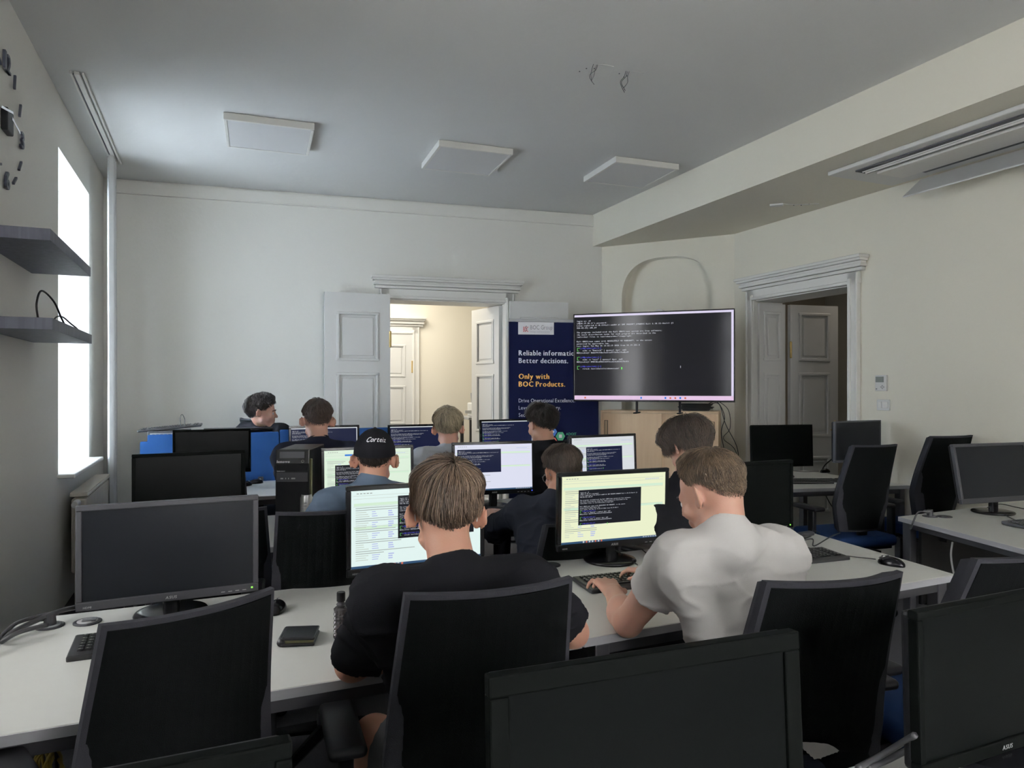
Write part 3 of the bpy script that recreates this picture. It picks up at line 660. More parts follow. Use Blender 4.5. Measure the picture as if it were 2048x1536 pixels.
monitor((2.747, 5.567, .896, .448, -.003), 'switched-off monitor with silver foot below the light switch', .96, marks=False, stand='silver', rim=.012, chin=.02)
monitor((2.672, 3.85, .852, .298, .184), 'dark monitor tilted back on the desk at the right wall', 1.07, marks=False)
monitor((.219, 1.038, .761, .354, .051), 'large black monitor cut by the bottom edge, left of the white t-shirt chair', .943, dark=True, rim=.03, marks=False)
monitor((1.035, 1.479, .715, .414, .026), 'large black monitor in the bottom right corner with brand mark', .943, dark=True, marks=True)
monitor((-.464, .602, .795, .414, .049), 'black monitor at the bottom left of which only the upper right edge shows', .943, dark=True, marks=False)
# a monitor facing the instructor, seen from behind above the one before it
r = monitor((-2.27, 5.80, .84, .474+PI, .25), 'monitor seen from behind, tilted back, facing the person in the black hoodie', 1.0, marks=False, stand='flat')

# ---------------------------------------------------------------- television, cabinet, banner
tv = thing('television', 'large wall television showing a dark terminal window with white text', 'television')
tl = at(1147.5, 717, 6.82); tr_ = at(1470, 711, 6.31); u = (tr_-tl); u.z = 0; Wt = u.length; u.normalize(); nn = Vector((-u.y, u.x, 0))
Ht = 180/F*6.56; mid = (tl+tr_)/2
tv.matrix_world = frame_m(Vector((mid.x, mid.y, 1.48-(803-HY)*6.56/F)), u, nn)
bm = B(); t = .011
for (a, b, x, z) in ((Wt, t+.006, 0, t/2), (Wt, t, 0, Ht-t/2), (t, Ht, -Wt/2+t/2, Ht/2), (t, Ht, Wt/2-t/2, Ht/2)): box(bm, a, .03, b, (x, 0, z), bev=.002)
obj('bezel', bm, M['glossk'], tv); bm = B(); box(bm, Wt-.02, .04, Ht-.02, (0, .025, Ht/2), bev=.01); box(bm, Wt*.5, .06, Ht*.5, (0, .06, Ht*.4), bev=.02); obj('back_shell', bm, M['blackp'], tv)
bm = B(); box(bm, Wt-2*t, .004, Ht-2*t, (0, 0, 0)); ts = obj('screen', bm, M['s_tv'], tv, mtx=Matrix.Translation((0, -.008, Ht/2)))
w2, h2 = Wt/2-t, Ht/2-t
bars([(-w2, w2, h2-.020, h2), (w2-.020, w2, -h2+.04, h2-.02)], 'window_border', M['s_bar'], ts, -.0026)
bars([(-w2, w2, -h2, -h2+.043)], 'taskbar', M['s_barp'], ts, -.0026)
bars([(-.10+k*.045, -.085+k*.045, -h2+.014, -h2+.032) for k in (0, 5, 8)], 'taskbar_icons', M['s_btn'], ts, -.003)
bars([(-.10+k*.045, -.085+k*.045, -h2+.014, -h2+.030) for k in (6, 7, -12, 9)], 'taskbar_icons', M['s_icon'], ts, -.003)
terminal(ts, -w2, -h2+.05, 2*w2, 2*h2-.075, 1.80, -.0022, M['s_tv'], tv=True)
bm = B(); box(bm, .004, .002, .02, (.27, -.0028, -.10)); obj('text_cursor', bm, M['s_text'], ts)
for s in (-1, 1):
    bm = B(); box(bm, .02, .02, .12, (s*.20+.06, .03, -.05)); box(bm, .035, .22, .012, (s*.20+.06, .03, -.108), bev=.004); obj('leg', bm, M['blackp'], tv)
# sliding-door cabinet
cl = at(1201, 820, 7.0); cr_ = at(1437, 825, 6.62); u = cr_-cl; u.z = 0; Wc = u.length; u.normalize(); nn = Vector((-u.y, u.x, 0)); Hc = 1.48-(822-HY)*6.8/F
cb = thing('cabinet', 'light wooden cabinet with two sliding doors under the television', 'cabinet'); m_ = (cl+cr_)/2; cb.matrix_world = frame_m(Vector((m_.x, m_.y, 0)), u, nn)
bm = B(); t = .022
box(bm, Wc, .40, t, (0, .2, Hc-t/2), bev=.002); box(bm, Wc, .40, t, (0, .2, .06), bev=.002); box(bm, Wc-.03, .36, .05, (0, .2, .025)); box(bm, Wc-.02, .01, Hc-.1, (0, .395, Hc/2))
for s in (-1, 1): box(bm, t, .40, Hc-.09, (s*(Wc/2-t/2), .2, Hc/2+.02), bev=.002)
obj('body', bm, M['maple'], cb)
hz = Hc-.10
for nm, x0, x1, y, hx in (('l', -Wc/2+t, .035, .012, -Wc/2+.055), ('r', .005, Wc/2-t, .032, Wc/2-.055)):
    bm = B(); box(bm, x1-x0, .018, hz, ((x0+x1)/2, y+.009, .07+hz/2+.005), bev=.002); d = obj('door', bm, M['maple'], cb)
    bm = B()
    for (a, b, x, z) in ((.004, .17, -.016, 0), (.004, .17, .016, 0), (.036, .004, 0, .085), (.036, .004, 0, -.085)): box(bm, a, .006, b, (hx+x, y-.002, Hc-.185+z))
    obj('handle', bm, M['blackp'], d)
    bm = B(); box(bm, .028, .003, .162, (hx, y-.0005, Hc-.185)); obj('handle_recess', bm, wood('maple shade', (.5, .36, .22), (.54, .4, .26)), d)
    if nm == 'l':
        bm = B(); cyl(bm, .011, .011, .012, (.015, y-.006, Hc-.175), (R(90), 0, 0), 14); obj('lock', bm, M['chrome'], d)
        bm = B(); cyl(bm, .012, .012, .003, (.035, y-.03, Hc-.178), (R(90), 0, 0), 14); box(bm, .03, .003, .012, (.06, y-.03, Hc-.183), (0, R(10), 0), bev=.001); box(bm, .02, .02, .002, (.02, y-.018, Hc-.175)); obj('key', bm, M['chrome'], d)
cabm = cb.matrix_world.copy()
def cpt(x, y, z): return cabm @ Vector((x, y, z))
bm = B()
rn = random.Random(4)
for k in range(7): tube(bm, [cpt(Wc/2-.22+.13*math.cos(a)*(1+.08*k % .3)+rn.uniform(-.01, .01), .12+.06*math.sin(a), Hc+.008+.010*k) for a in [2*PI*j/12 for j in range(13)]], .006, 6, 3)
tag(obj('cable_coil', bm, M['cable'], None, True), 'coil of black cable lying on the cabinet below the television', 'cable')
def cable(label, pts, r_=.004, m='cable', name='cable', cat='cable', grp=None, sm=6):
    bm = B(); tube(bm, pts, r_, 6, sm); o = obj(name, bm, M[m], None, True); return tag(o, label, cat, grp)
cable('outer black cable bulging down the right side of the wooden cabinet', [cpt(Wc/2-.1, .1, Hc+.06), cpt(Wc/2+.0, .08, Hc+.07), cpt(Wc/2+.06, .08, Hc-.12), cpt(Wc/2+.16, .1, Hc-.33), cpt(Wc/2+.17, .12, Hc-.5), cpt(Wc/2+.10, .12, Hc-.66), cpt(Wc/2+.06, .2, .02)])
cable('inner black cable hanging down the right side of the wooden cabinet', [cpt(Wc/2-.14, .12, Hc+.05), cpt(Wc/2-.02, .09, Hc+.09), cpt(Wc/2+.05, .1, Hc-.05), cpt(Wc/2+.02, .1, Hc-.2), cpt(Wc/2+.05, .1, Hc-.4), cpt(Wc/2+.07, .12, Hc-.7), cpt(Wc/2+.05, .2, .02)])
cable('middle black cable crossing to the wall beside the wooden cabinet', [cpt(Wc/2-.05, .14, Hc+.12), cpt(Wc/2+.08, .12, Hc+.02), cpt(Wc/2+.10, .12, Hc-.16), cpt(Wc/2+.04, .1, Hc-.26), cpt(Wc/2+.15, .14, Hc-.38), cpt(Wc/2+.2, .3, Hc-.7)], .0035)
# roll-up banner
bl = at(1018, 640, 6.75); br = at(1197, 641, 6.86); u = br-bl; u.z = 0; Wb = u.length; u.normalize(); nn = Vector((-u.y, u.x, 0)); m_ = (bl+br)/2; Hb = CZ+136*6.8/F
bn = thing('rollup_banner', 'dark blue roll-up advertising banner standing left of the television', 'banner'); bn.matrix_world = frame_m(Vector((m_.x, m_.y, 0)), u, nn)
bm = B(); box(bm, Wb, .003, Hb-.10, (0, 0, .08+(Hb-.1)/2)); pb = obj('banner_sheet', bm, M['navy'], bn)
bm = B(); box(bm, Wb+.006, .02, .03, (0, 0, Hb-.008), bev=.004); obj('top_rail', bm, M['lgrey'], bn)
bm = B(); box(bm, Wb+.03, .16, .08, (0, .03, .045), bev=.02); obj('base', bm, M['silver'], bn)
bm = B(); cyl(bm, .009, .009, Hb-.1, (0, .03, .05+(Hb-.1)/2)); obj('support_pole', bm, M['silver'], bn)
PX = Wb/179.0                                                   # metres per photo pixel on the banner
bx = lambda px: (px-1107.5)*PX
bz = lambda py: Hb-(py-640)*PX
bm = B(); quad(bm, bx(1036), bx(1107), bz(669), bz(642), -.003); obj('logo_plate', bm, M['bwhite'], pb)
text('logo_text', ['BOC Group'], 12.0*PX, M['metal'], pb, bx(1060), bz(659), -.004, sx=.74)
text('logo_tagline', ['Design and Innovation'], 5.0*PX, M['bgrey'], pb, bx(1060), bz(665), -.004, sx=.85)
text('logo_emblem', ['BOC'], 15*PX, M['bred'], pb, bx(1046), bz(664), -.004, sx=.30, bold=.3*PX)
bm = B(); 
for z in (661, 657, 653): box(bm, 1.6*PX, .001, 2*PX, (bx(1052), -.0045, bz(z)), (0, R(45), 0))
obj('logo_dots', bm, M['darkp'], pb)
text('headline', ['Reliable information.'], 14.4*PX, M['bwhite'], pb, bx(1037), bz(710), -.003, bold=.9*PX, sx=.85); text('headline', ['Better decisions.'], 14.4*PX, M['bwhite'], pb, bx(1037), bz(725), -.003, bold=.9*PX, sx=.85)
text('subheadline', ['Only with', 'BOC Products.'], 14.6*PX, M['borange'], pb, bx(1037), bz(756), -.003, leading=1.03, bold=.9*PX, sx=.90)
text('body_text', ['Drive Operational Excellence.', 'Leverage Technology.', 'Secure Success.'], 10.6*PX, M['bwhite'], pb, bx(1037), bz(802), -.003, leading=1.33, sx=.86)
def hexa(px, py, r_, m, icon=None):
    bm = B(); vs = [bm.verts.new((bx(px)+r_*PX*math.cos(PI/3*k), -.003, bz(py)+r_*PX*math.sin(PI/3*k))) for k in range(6)]; bm.faces.new(vs)
    h = obj('hexagon_mark', bm, M[m], pb); bm = B()
    if icon == 'square': quad(bm, bx(px)-3*PX, bx(px)+3*PX, bz(py)-3*PX, bz(py)+3.5*PX, -.004)
    else:
        vs = [bm.verts.new((bx(px)+4*PX*math.cos(PI/6*k), -.004, bz(py)+2.4*PX*math.sin(PI/6*k))) for k in range(12)]; bm.faces.new(vs)
    obj('hexagon_icon', bm, M['bwhite'], h)
hexa(1104, 860, 9.5, 'bblue'); hexa(1120, 869, 9.5, 'bgreen', 'square'); hexa(1105, 880, 9.5, 'bcoral')
text('product_text', ['ADOIT'], 7*PX, M['bgreen'], pb, bx(1131), bz(867), -.003)

# ---------------------------------------------------------------- blue felt screens and the stack behind them
def screen_panel(p0, p1, ztop, label, lx=-1):
    p0, p1 = Vector(p0), Vector(p1); d = p1-p0; c = (p0+p1)/2
    r = thing('desk_screen', label, 'partition', (c.x, c.y, 0), math.atan2(d.y, d.x), 'blue desk screens')
    bm = B(); box(bm, d.length, .03, ztop-.62, (0, 0, (ztop+.62)/2), bev=.0); 
    bmesh.ops.bevel(bm, geom=[e for e in bm.edges if abs(e.verts[0].co.z-e.verts[1].co.z) < .001 and abs(e.verts[0].co.x-e.verts[1].co.x) < .001 and e.verts[0].co.z > 1 and e.verts[0].co.x*lx > 0], offset=.05, segments=6, affect='EDGES')
    bmesh.ops.bevel(bm, geom=[e for e in bm.edges if len(e.link_faces) == 2 and e.calc_face_angle(0) > 1.2], offset=.005, segments=2, affect='EDGES'); obj('felt_panel', bm, M['partition'], r)
    for s in (-1, 1): bm = B(); box(bm, .04, .05, .14, (s*d.length*.36, .0, .70), bev=.004); obj('clamp', bm, M['metal'], r)
screen_panel((-2.80, 5.27), (-1.89, 5.675), 1.125, 'blue felt desk screen with a rounded corner by the left wall')
screen_panel((-1.885, 5.68), (-1.02, 6.065), 1.14, 'blue felt desk screen behind the lit monitor of the short-haired person', 1)
# instructor's own desk with a pc case lying flat, keyboard on top
ins = desk('white desk on the far side of the blue felt screens', (-2.80, 5.42), (-1.50, 6.00), (-1.70, 6.50), (-3.0, 5.92))
pcb = thing('desktop_computer', 'flat desktop computer seen from its port side behind the blue screen', 'computer', (-2.72, 5.57, TZ), R(24))
bm = B(); box(bm, .30, .30, .40, (0, 0, .205), bev=.004); obj('pc_case', bm, M['gcable'], pcb)
bm = B(); box(bm, .27, .006, .055, (0, -.152, .365)); pp = obj('port_panel', bm, M['lgrey'], pcb)
for i in range(9):
    for j in range(2): bm = B(); box(bm, .018, .006, .012, (-.11+.028*i, -.156, .353+.024*j)); obj('port', bm, M['bblue'] if (i+j) % 4 == 0 else M['darkp'], pp)

# ---------------------------------------------------------------- keyboards, mice
def key_meshes(W_=.44, Dp=.145):
    bm = B(); lg = B(); rn = random.Random(2)
    rows = 6; pitch = .0187; x0 = -W_/2+.013
    for r_ in range(rows):
        y = Dp/2-.016-r_*.0198 - (.004 if r_ > 0 else 0)
        x = x0; k = 0
        while x < W_/2-.02:
            gap = (W_*.655 < x-x0 < W_*.675) or (W_*.79 < x-x0 < W_*.81)
            wk = pitch if not (r_ == 5 and 4 <= k < 5) else pitch*6
            if x+wk > W_/2-.010: break
            if not gap:
                vs = box(bm, wk-.0032, .0158, .008, (x+wk/2, y, .020), bev=0)
                tp = [v for v in vs if v.co.z > .021]; bmesh.ops.scale(bm, vec=(.86, .86, 1), space=Matrix.Translation((-(x+wk/2), -y, 0)), verts=tp)
                f = lg.faces.new([lg.verts.new((x+wk/2-.0045+a, y+b, .0243)) for a, b in ((0, 0), (.005, 0), (.005, .0045), (0, .0045))])
            x += wk; k += 1
    return bm, lg
_kb, _lg = key_meshes(); me_k = bpy.data.meshes.new('keys'); _kb.to_mesh(me_k); me_l = bpy.data.meshes.new('legends'); _lg.to_mesh(me_l)
def keyboard(label, x, y, rz, z=TZ, tilt=3, roll=0, name='keyboard'):
    r = thing(name, label, 'keyboard', (x, y, z), rz, 'computer keyboards'); r.rotation_euler = (R(tilt), R(roll), rz)
    bm = B(); box(bm, .455, .165, .018, (0, 0, .010), bev=.005, seg=2); obj('keyboard_body', bm, M['keyc'], r)
    tag(obj('keys', me_k, M['keyc'], r), kind='stuff'); tag(obj('key_legends', me_l, M['legend'], r), kind='stuff'); return r
def mouse(label, x, y, rz, m='glossk', z=TZ, wheel='silver'):
    r = thing('mouse', label, 'mouse', (x, y, z), rz, 'computer mice')
    bm = B(); q = bmesh.ops.create_uvsphere(bm, u_segments=20, v_segments=12, radius=1)
    for v in bm.verts:
        v.co.z = max(v.co.z, -.15); v.co.x *= .031*(1+.12*v.co.y); v.co.y *= .056; v.co.z = (v.co.z+.15)*.031
    obj('mouse_body', bm, M[m], r, True)
    bm = B(); cyl(bm, .008, .008, .007, (0, .033, .0285), (0, R(90), 0), 14); obj('scroll_wheel', bm, M[wheel], r, True)
    bm = B(); box(bm, .0012, .045, .004, (0, .032, .0295), (R(-22), 0, 0)); obj('button_gap', bm, M['darkp'], r); return r
p = on(1190, 1172, TZ+.02)
kb_dir = R(21); fl_ = on(1184, 1180, TZ+.015)
kc = fl_+Vector((math.cos(kb_dir)*.2275-math.sin(kb_dir)*.0825, math.sin(kb_dir)*.2275+math.cos(kb_dir)*.0825, 0))
keyboard('black keyboard with pale key legends under the hands of the person in white', kc.x, kc.y, kb_dir)
p = on(131, 1318, TZ+.01); ka = R(24)
kc = p+Vector((math.cos(ka)*.2275-math.sin(ka)*.0825, math.sin(ka)*.2275+math.cos(ka)*.0825, 0)); keyboard('black keyboard half hidden behind the nearest left chair', kc.x, kc.y, ka)
p = on(1701, 1115, TZ+.01); ka = R(20)
kc = p+Vector((-math.cos(ka)*.2275-math.sin(ka)*.0825, -math.sin(ka)*.2275+math.cos(ka)*.0825, 0)); keyboard('black keyboard right of the white t-shirt beside the lone mouse', kc.x, kc.y, ka)
p = on(1640, 967, TZ); keyboard('black keyboard on the desk by the right doorway', p.x, p.y+.05, R(2))
p = on(1010, 1028, TZ); keyboard('black keyboard with pale legends under the hands of the person with glasses', p.x+.12, p.y+.02, R(22))
p = on(2040, 1052, TZ); keyboard('black keyboard at the right picture edge before the tilted monitor', p.x+.16, p.y+.03, R(20))
p = on(1990, 940, TZ)
p = on(1420, 1160, TZ)
kk = keyboard('dark grey keyboard lying askew on the flat computer at the back left', -2.71, 5.56, R(20), TZ+.415, 2, -5)
bm = B(); tube(bm, [(-2.64, 5.58, 1.17), (-2.645, 5.58, 1.24), (-2.63, 5.58, 1.27), (-2.61, 5.58, 1.23), (-2.60, 5.56, 1.17)], .003, 6); tag(obj('cable_arc', bm, M['cable'], None, True), 'thin black cable arc rising over the askew keyboard', 'cable')
p = on(1783, 1130, TZ); mouse('glossy black mouse near the front corner of the right desk', p.x, p.y, R(35))
cable('thin black mouse cable running back across the right desk', [p+Vector((-.04, .05, .012)), p+Vector((-.14, .16, .004)), p+Vector((-.22, .30, .004)), p+Vector((-.28, .45, .004))], .0022)
p = on(1650, 945, TZ); mouse('black mouse behind the keyboard near the right doorway', p.x, p.y, R(-60))
cable('thin black cable from the mouse near the right doorway', [p+Vector((-.05, .01, .01)), p+Vector((-.16, .03, .004)), p+Vector((-.26, .10, .004))], .0025)
p = on(1832, 944, TZ); mouse('grey mouse on the desk end between the two black chairs', p.x-.02, p.y, R(-70), 'lgrey')
p = on(512, 967, TZ); mouse('black mouse with silver wheel on the front-row desk by the blue screen', p.x, p.y, R(-50)) 
p = on(499, 971, TZ); mouse('black mouse mostly hidden behind the switched-off left monitor', p.x-.02, p.y-.02, R(-20))
p = on(588, 1057, TZ); mouse('small white mouse at the foot of the tower computer', p.x, p.y, R(-75), 'white')
p = on(562, 1222, TZ); mouse('black mouse peeking out right of the nearest left chair', p.x-.015, p.y, R(10))
cable('knot of thin black cable beside the white mouse', [on(555, 1053, TZ+.01), on(562, 1050, TZ+.02), on(570, 1056, TZ+.012), on(560, 1058, TZ+.01), on(575, 1052, TZ+.02), on(583, 1053, TZ+.01)], .004)
cable('coiled black cable lying on the right desk behind the keyboard', [on(1590, 1068, TZ+.01), on(1610, 1076, TZ+.03), on(1622, 1072, TZ+.01), on(1600, 1082, TZ+.01), on(1625, 1078, TZ+.02), on(1628, 1092, TZ+.005), on(1662, 1073, TZ+.01), on(1680, 1066, TZ-.04)], .003)
p = on(1612, 1072, TZ); r = thing('power_adapter', 'small dark adapter in the cable tangle on the right desk', 'adapter', p, R(30)); bm = B(); box(bm, .09, .035, .02, (0, 0, .011), bev=.005); obj('adapter_body', bm, M['darkp'], r); bm = B(); tube(bm, [(.045, 0, .01), (.07, .01, .02), (.08, -.02, .01)], .0025, 6); obj('plug_lead', bm, M['cable'], r)
# ---------------------------------------------------------------- port discs
def disc(label, px, py, plug=False, dark=False, cat='cable port'):
    p = on(px, py, TZ); r = thing('cable_port', label, cat, p, R(24), 'desk cable ports')
    bm = B(); lathe(bm, [(.040, 0), (.040, .004), (.036, .006), (.030, .005)], 32); obj('rim', bm, M['darkp'], r, True)
    bm = B(); lathe(bm, [(.0295, .004), (.0295, .0062), (.002, .0062)], 32); obj('lid', bm, M['gcable'] if dark else M['lgrey'], r, True)
    if not dark and not plug: bm = B(); box(bm, .03, .022, .004, (0, 0, .0075), bev=.001); box(bm, .012, .03, .005, (.018, 0, .008)); obj('socket_insert', bm, M['metal'], r)
    if plug:
        bm = B(); cyl(bm, .018, .015, .035, (0, 0, .022), n=16); box(bm, .05, .022, .02, (-.02, 0, .03), bev=.006); obj('plug', bm, M['darkp'], r)
    return r
disc('black desk socket disc with a plug in it at the left edge', 100, 1253, True)
disc('round grey socket disc set in the desk before the nearest left monitor', 175, 1245)
disc('dark desk disc between the black t-shirt shoulder and the warm-white monitor', 1102, 1131, dark=True)
disc('dark desk disc holding a grey plug on the right wall desk', 1860, 1033, True, True)
disc('plain dark desk disc beside the tilted monitor', 1889, 1034, dark=True)
cable('thick grey cable sweeping from the left edge up behind the nearest left monitor', [on(0, 1283, TZ+.01), on(30, 1262, TZ+.02), on(75, 1240, TZ+.03), on(120, 1222, TZ+.04), on(165, 1212, TZ+.02)], .008, 'gcable')
cable('second grey cable above it along the desk rear at the left', [on(-20, 1300, TZ+.02), on(20, 1255, TZ+.05), on(60, 1237, TZ+.04), on(150, 1216, TZ+.03)], .006, 'gcable')
cable('grey cable ending in the plug of the left socket disc', [on(2, 1285, TZ+.01), on(30, 1268, TZ+.03), on(60, 1258, TZ+.035), on(95, 1250, TZ+.032)], .007, 'gcable')
cable('black cable draped from the dark plug over the desk edge at right', [on(1860, 1026, TZ+.03), on(1838, 1024, TZ+.035), on(1828, 1040, TZ+.006), on(1822, 1056, TZ-.05), on(1820, 1062, .6)], .005, 'gcable')
cable('thin cable looping from the tilted monitor to the right keyboard', [on(1985, 1010, TZ+.02), on(2010, 1030, TZ+.005), on(2040, 1044, TZ+.008)], .003)
cable('thin cable behind the tilted monitor along the wall desk', [on(1975, 1015, TZ+.05), on(2000, 1008, TZ+.03), on(2030, 1014, TZ+.01), on(2060, 1020, TZ+.005)], .003)
cable('thin black cable from the centre monitor down to its keyboard', [on(1035, 990, TZ+.02), on(1048, 993, TZ+.005), on(1053, 1002, TZ+.006), on(1066, 1006, TZ+.01)], .0025)
cable('thin black cable from the warm-white monitor to the hand of the person in white', [on(1230, 1100, TZ+.06), on(1250, 1112, TZ+.01), on(1275, 1130, TZ+.012)], .0028)
cable('thin black cable behind the warm-white monitor', [on(1283, 1098, TZ+.03), on(1295, 1108, TZ+.01), on(1315, 1120, TZ+.005)], .0028)
cable('black cable hanging against the wall behind the silver-footed monitor', [at(1664, 918, 6.2), at(1650, 930, 6.2), at(1643, 942, 6.2)], .006)
cable('thick cable in the bottom right between the black monitors', [on(1715, 1536, TZ+.02), on(1760, 1512, TZ+.02), on(1800, 1488, TZ+.06), on(1830, 1470, TZ+.10)], .006, 'gcable')
cable('second thick cable in the bottom right corner below it', [on(1735, 1536, TZ+.01), on(1775, 1520, TZ+.01), on(1815, 1500, TZ+.03), on(1835, 1495, TZ+.04)], .006, 'gcable')
bm = B(); rn = random.Random(11)
for k in range(16):
    p = at(60+rn.uniform(0, 55), 1478+rn.uniform(-8, 14), 1.72+rn.uniform(-.06, .06)); q = p+Vector((rn.uniform(-.02, .05), 0, -rn.uniform(.10, .2)))
    tube(bm, [p+Vector((rn.uniform(-.03, .03), .02, .05)), p, (p+q)/2+Vector((rn.uniform(-.05, .05), rn.uniform(-.03, .03), 0)), q, q+Vector((rn.uniform(-.05, .05), 0, .03))], .0035, 5, 4)
tag(obj('cable_bundle', bm, M['yellow'], None, True), 'tangled bundle of yellow cables hanging under the left desk', 'cable')
cable('dark cable hanging beside the yellow bundle under the left desk', [at(112, 1480, 1.7), at(113, 1510, 1.7), at(114, 1560, 1.7)], .004)
cable('teal cable hanging beneath the desk near the right doorway', [on(1680, 990, TZ-.05), at(1676, 1020, 5.6), at(1682, 1040, 5.6), at(1686, 1060, 5.6)], .008, 'teal')
cable('black cable hanging left under the desk near the right doorway', [at(1651, 990, 5.5), at(1662, 1010, 5.5), at(1680, 1035, 5.5), at(1682, 1060, 5.5)], .004)
cable('pale cable hanging under the wall desk at right', [at(1905, 1084, 3.8), at(1902, 1110, 3.8), at(1906, 1140, 3.8), at(1912, 1160, 3.8)], .005, 'white')

# ---------------------------------------------------------------- tower computer, can, bottle, wallet, phone
p0 = on(551, 1051, TZ); tw = thing('tower_computer', 'upright black tower computer with a brand badge on the middle-row desk', 'computer', (p0.x, p0.y, TZ), R(4))
tw_w, tw_d, tw_h = .178, .40, .405
bm = B(); box(bm, tw_w-.004, tw_d, tw_h, (tw_w/2, tw_d/2+.02, tw_h/2), bev=.004); obj('case', bm, M['pc'], tw)
bm = B(); box(bm, tw_w, .022, tw_h-.075, (tw_w/2, .008, (tw_h-.075)/2), bev=.004); obj('front_panel', bm, M['blackp'], tw)
bm = B(); box(bm, tw_w, .02, .08, (tw_w/2, .012, tw_h-.038), (R(-10), 0, 0), bev=.004); obj('top_panel', bm, M['glossk'], tw)
bm = B(); box(bm, .13, .004, .034, (tw_w/2-.002, .0015, tw_h-.026), (R(-10), 0, 0)); obj('glossy_inset', bm, M['metal'], tw)
bm = B(); box(bm, .012, .024, tw_h-.05, (tw_w+.003, .03, (tw_h-.05)/2), bev=.003); obj('side_edge', bm, M['olive'], tw)
text('brand_badge', ['lenovo'], .021, M['bwhite'], tw, .008, tw_h-.068, -.0065, bold=.0015, slant=.1, sx=1.05)
text('series_badge', ['thinkcentre'], .011, M['bwhite'], tw, .008, tw_h-.115, -.0045, bold=.0006, sx=.7)
bm = B(); q = bmesh.ops.create_cone(bm, cap_ends=False, segments=24, radius1=.0075, radius2=.0075, depth=.002); bmesh.ops.rotate(bm, verts=bm.verts, matrix=Matrix.Rotation(R(90), 3, 'X')); bmesh.ops.translate(bm, verts=bm.verts, vec=(.145, -.0065, tw_h-.060)); bmesh.ops.solidify(bm, geom=bm.faces, thickness=.0012); obj('power_button', bm, M['lgrey'], tw)
bm = B(); box(bm, tw_w-.02, .004, .038, (tw_w/2, -.003, tw_h-.092), bev=.001); obj('drive_bay', bm, M['glossk'], tw)
bm = B(); box(bm, tw_w-.012, .004, .05, (tw_w/2, -.003, tw_h-.145), bev=.001); pt_ = obj('port_strip', bm, M['darkp'], tw)
for x, wd in ((.035, .014), (.055, .004), (.07, .004), (.095, .02)): bm = B(); box(bm, wd, .003, .007, (x, -.006, tw_h-.152)); obj('port', bm, M['lgrey'], pt_)
p = on(613, 1050, TZ); r = thing('drink_can', 'tall silver drink can beside the tower computer', 'can', p)
bm = B(); lathe(bm, [(.024, 0), (.031, .008), (.033, .014), (.033, .148), (.028, .160), (.027, .166), (.025, .166), (.024, .161), (.002, .161)], 32); obj('can_body', bm, M['can'], r, True)
bm = B(); rn = random.Random(3)
for k in range(14):
    a = rn.uniform(3.6, 5.8); z = .02+.008*k; 
    for j in range(3): cyl(bm, .0028, .0028, .004, (.0325*math.cos(a+j*.16), .0325*math.sin(a+j*.16), z), n=6)
obj('can_print', bm, M['canp'], r)
bm = B(); tube(bm, [(0, -.004, .163), (0, .008, .165), (.004, .014, .165)], .002, 5); obj('ring_pull', bm, M['silver'], r)
p = on(682, 1276, TZ); r = thing('perfume_bottle', 'ribbed dark glass perfume bottle with a black cap beside the wallet', 'bottle', p)
bm = B(); n = 14; rings = []
prof = [(.019, 0), (.0215, .004), (.0215, .012)]+[(.0215 if i % 2 else .0190, .016+.0062*i) for i in range(11)]+[(.0205, .088), (.015, .093), (.009, .096), (.009, .100)]
for i, (rr, z) in enumerate(prof): rings.append([bm.verts.new((rr*(1+.05*(k % 2))*math.cos(2*PI*k/(2*n)), rr*(1+.05*(k % 2))*math.sin(2*PI*k/(2*n)), z)) for k in range(2*n)])
for i in range(len(rings)-1):
    for k in range(2*n): bm.faces.new((rings[i][k], rings[i][(k+1) % (2*n)], rings[i+1][(k+1) % (2*n)], rings[i+1][k]))
bm.faces.new(rings[0][::-1]); bm.faces.new(rings[-1]); obj('bottle_glass', bm, M['perf'], r)
bm = B(); lathe(bm, [(.016, .004), (.017, .04), (.016, .044)], 20); obj('liquid', bm, M['perfl'], r, True)
bm = B(); lathe(bm, [(.012, .096), (.014, .101), (.010, .106), (.010, .112)], 14); obj('neck_collar', bm, M['darkp'], r)
bm = B(); lathe(bm, [(.0125, .110), (.0125, .134), (.0115, .1365)], 28); obj('cap', bm, M['blackp'], r)
p = on(601, 1280, TZ); r = thing('wallet', 'closed black leather bifold wallet lying on the desk', 'wallet', (p.x, p.y, TZ), R(8))
bm = B(); box(bm, .095, .115, .009, (0, 0, .0055), bev=.004, seg=3); box(bm, .093, .113, .009, (.001, .001, .0205), (R(-1.5), R(1), 0), bev=.004, seg=3); tube(bm, [(-.046, -.055, .013), (-.046, .055, .013)], .0115, 10, 0); obj('leather_cover', bm, M['leather'], r, True)
bm = B()
for k in range(3): box(bm, .08, .106, .0022, (.004, .001, .0105+.0032*k), bev=0)
obj('cards', bm, M['olive'], r)
p = on(1368, 1203, TZ); ph = thing('smartphone', 'black smartphone lying on the desk under the white sleeve', 'phone', (p.x, p.y, TZ), R(-62))
bm = B(); box(bm, .076, .155, .009, (0, 0, .006), bev=.004, seg=3); obj('phone_case', bm, M['darkp'], ph); bm = B(); box(bm, .068, .145, .001, (0, 0, .0108)); obj('phone_screen', bm, M['glossk'], ph)

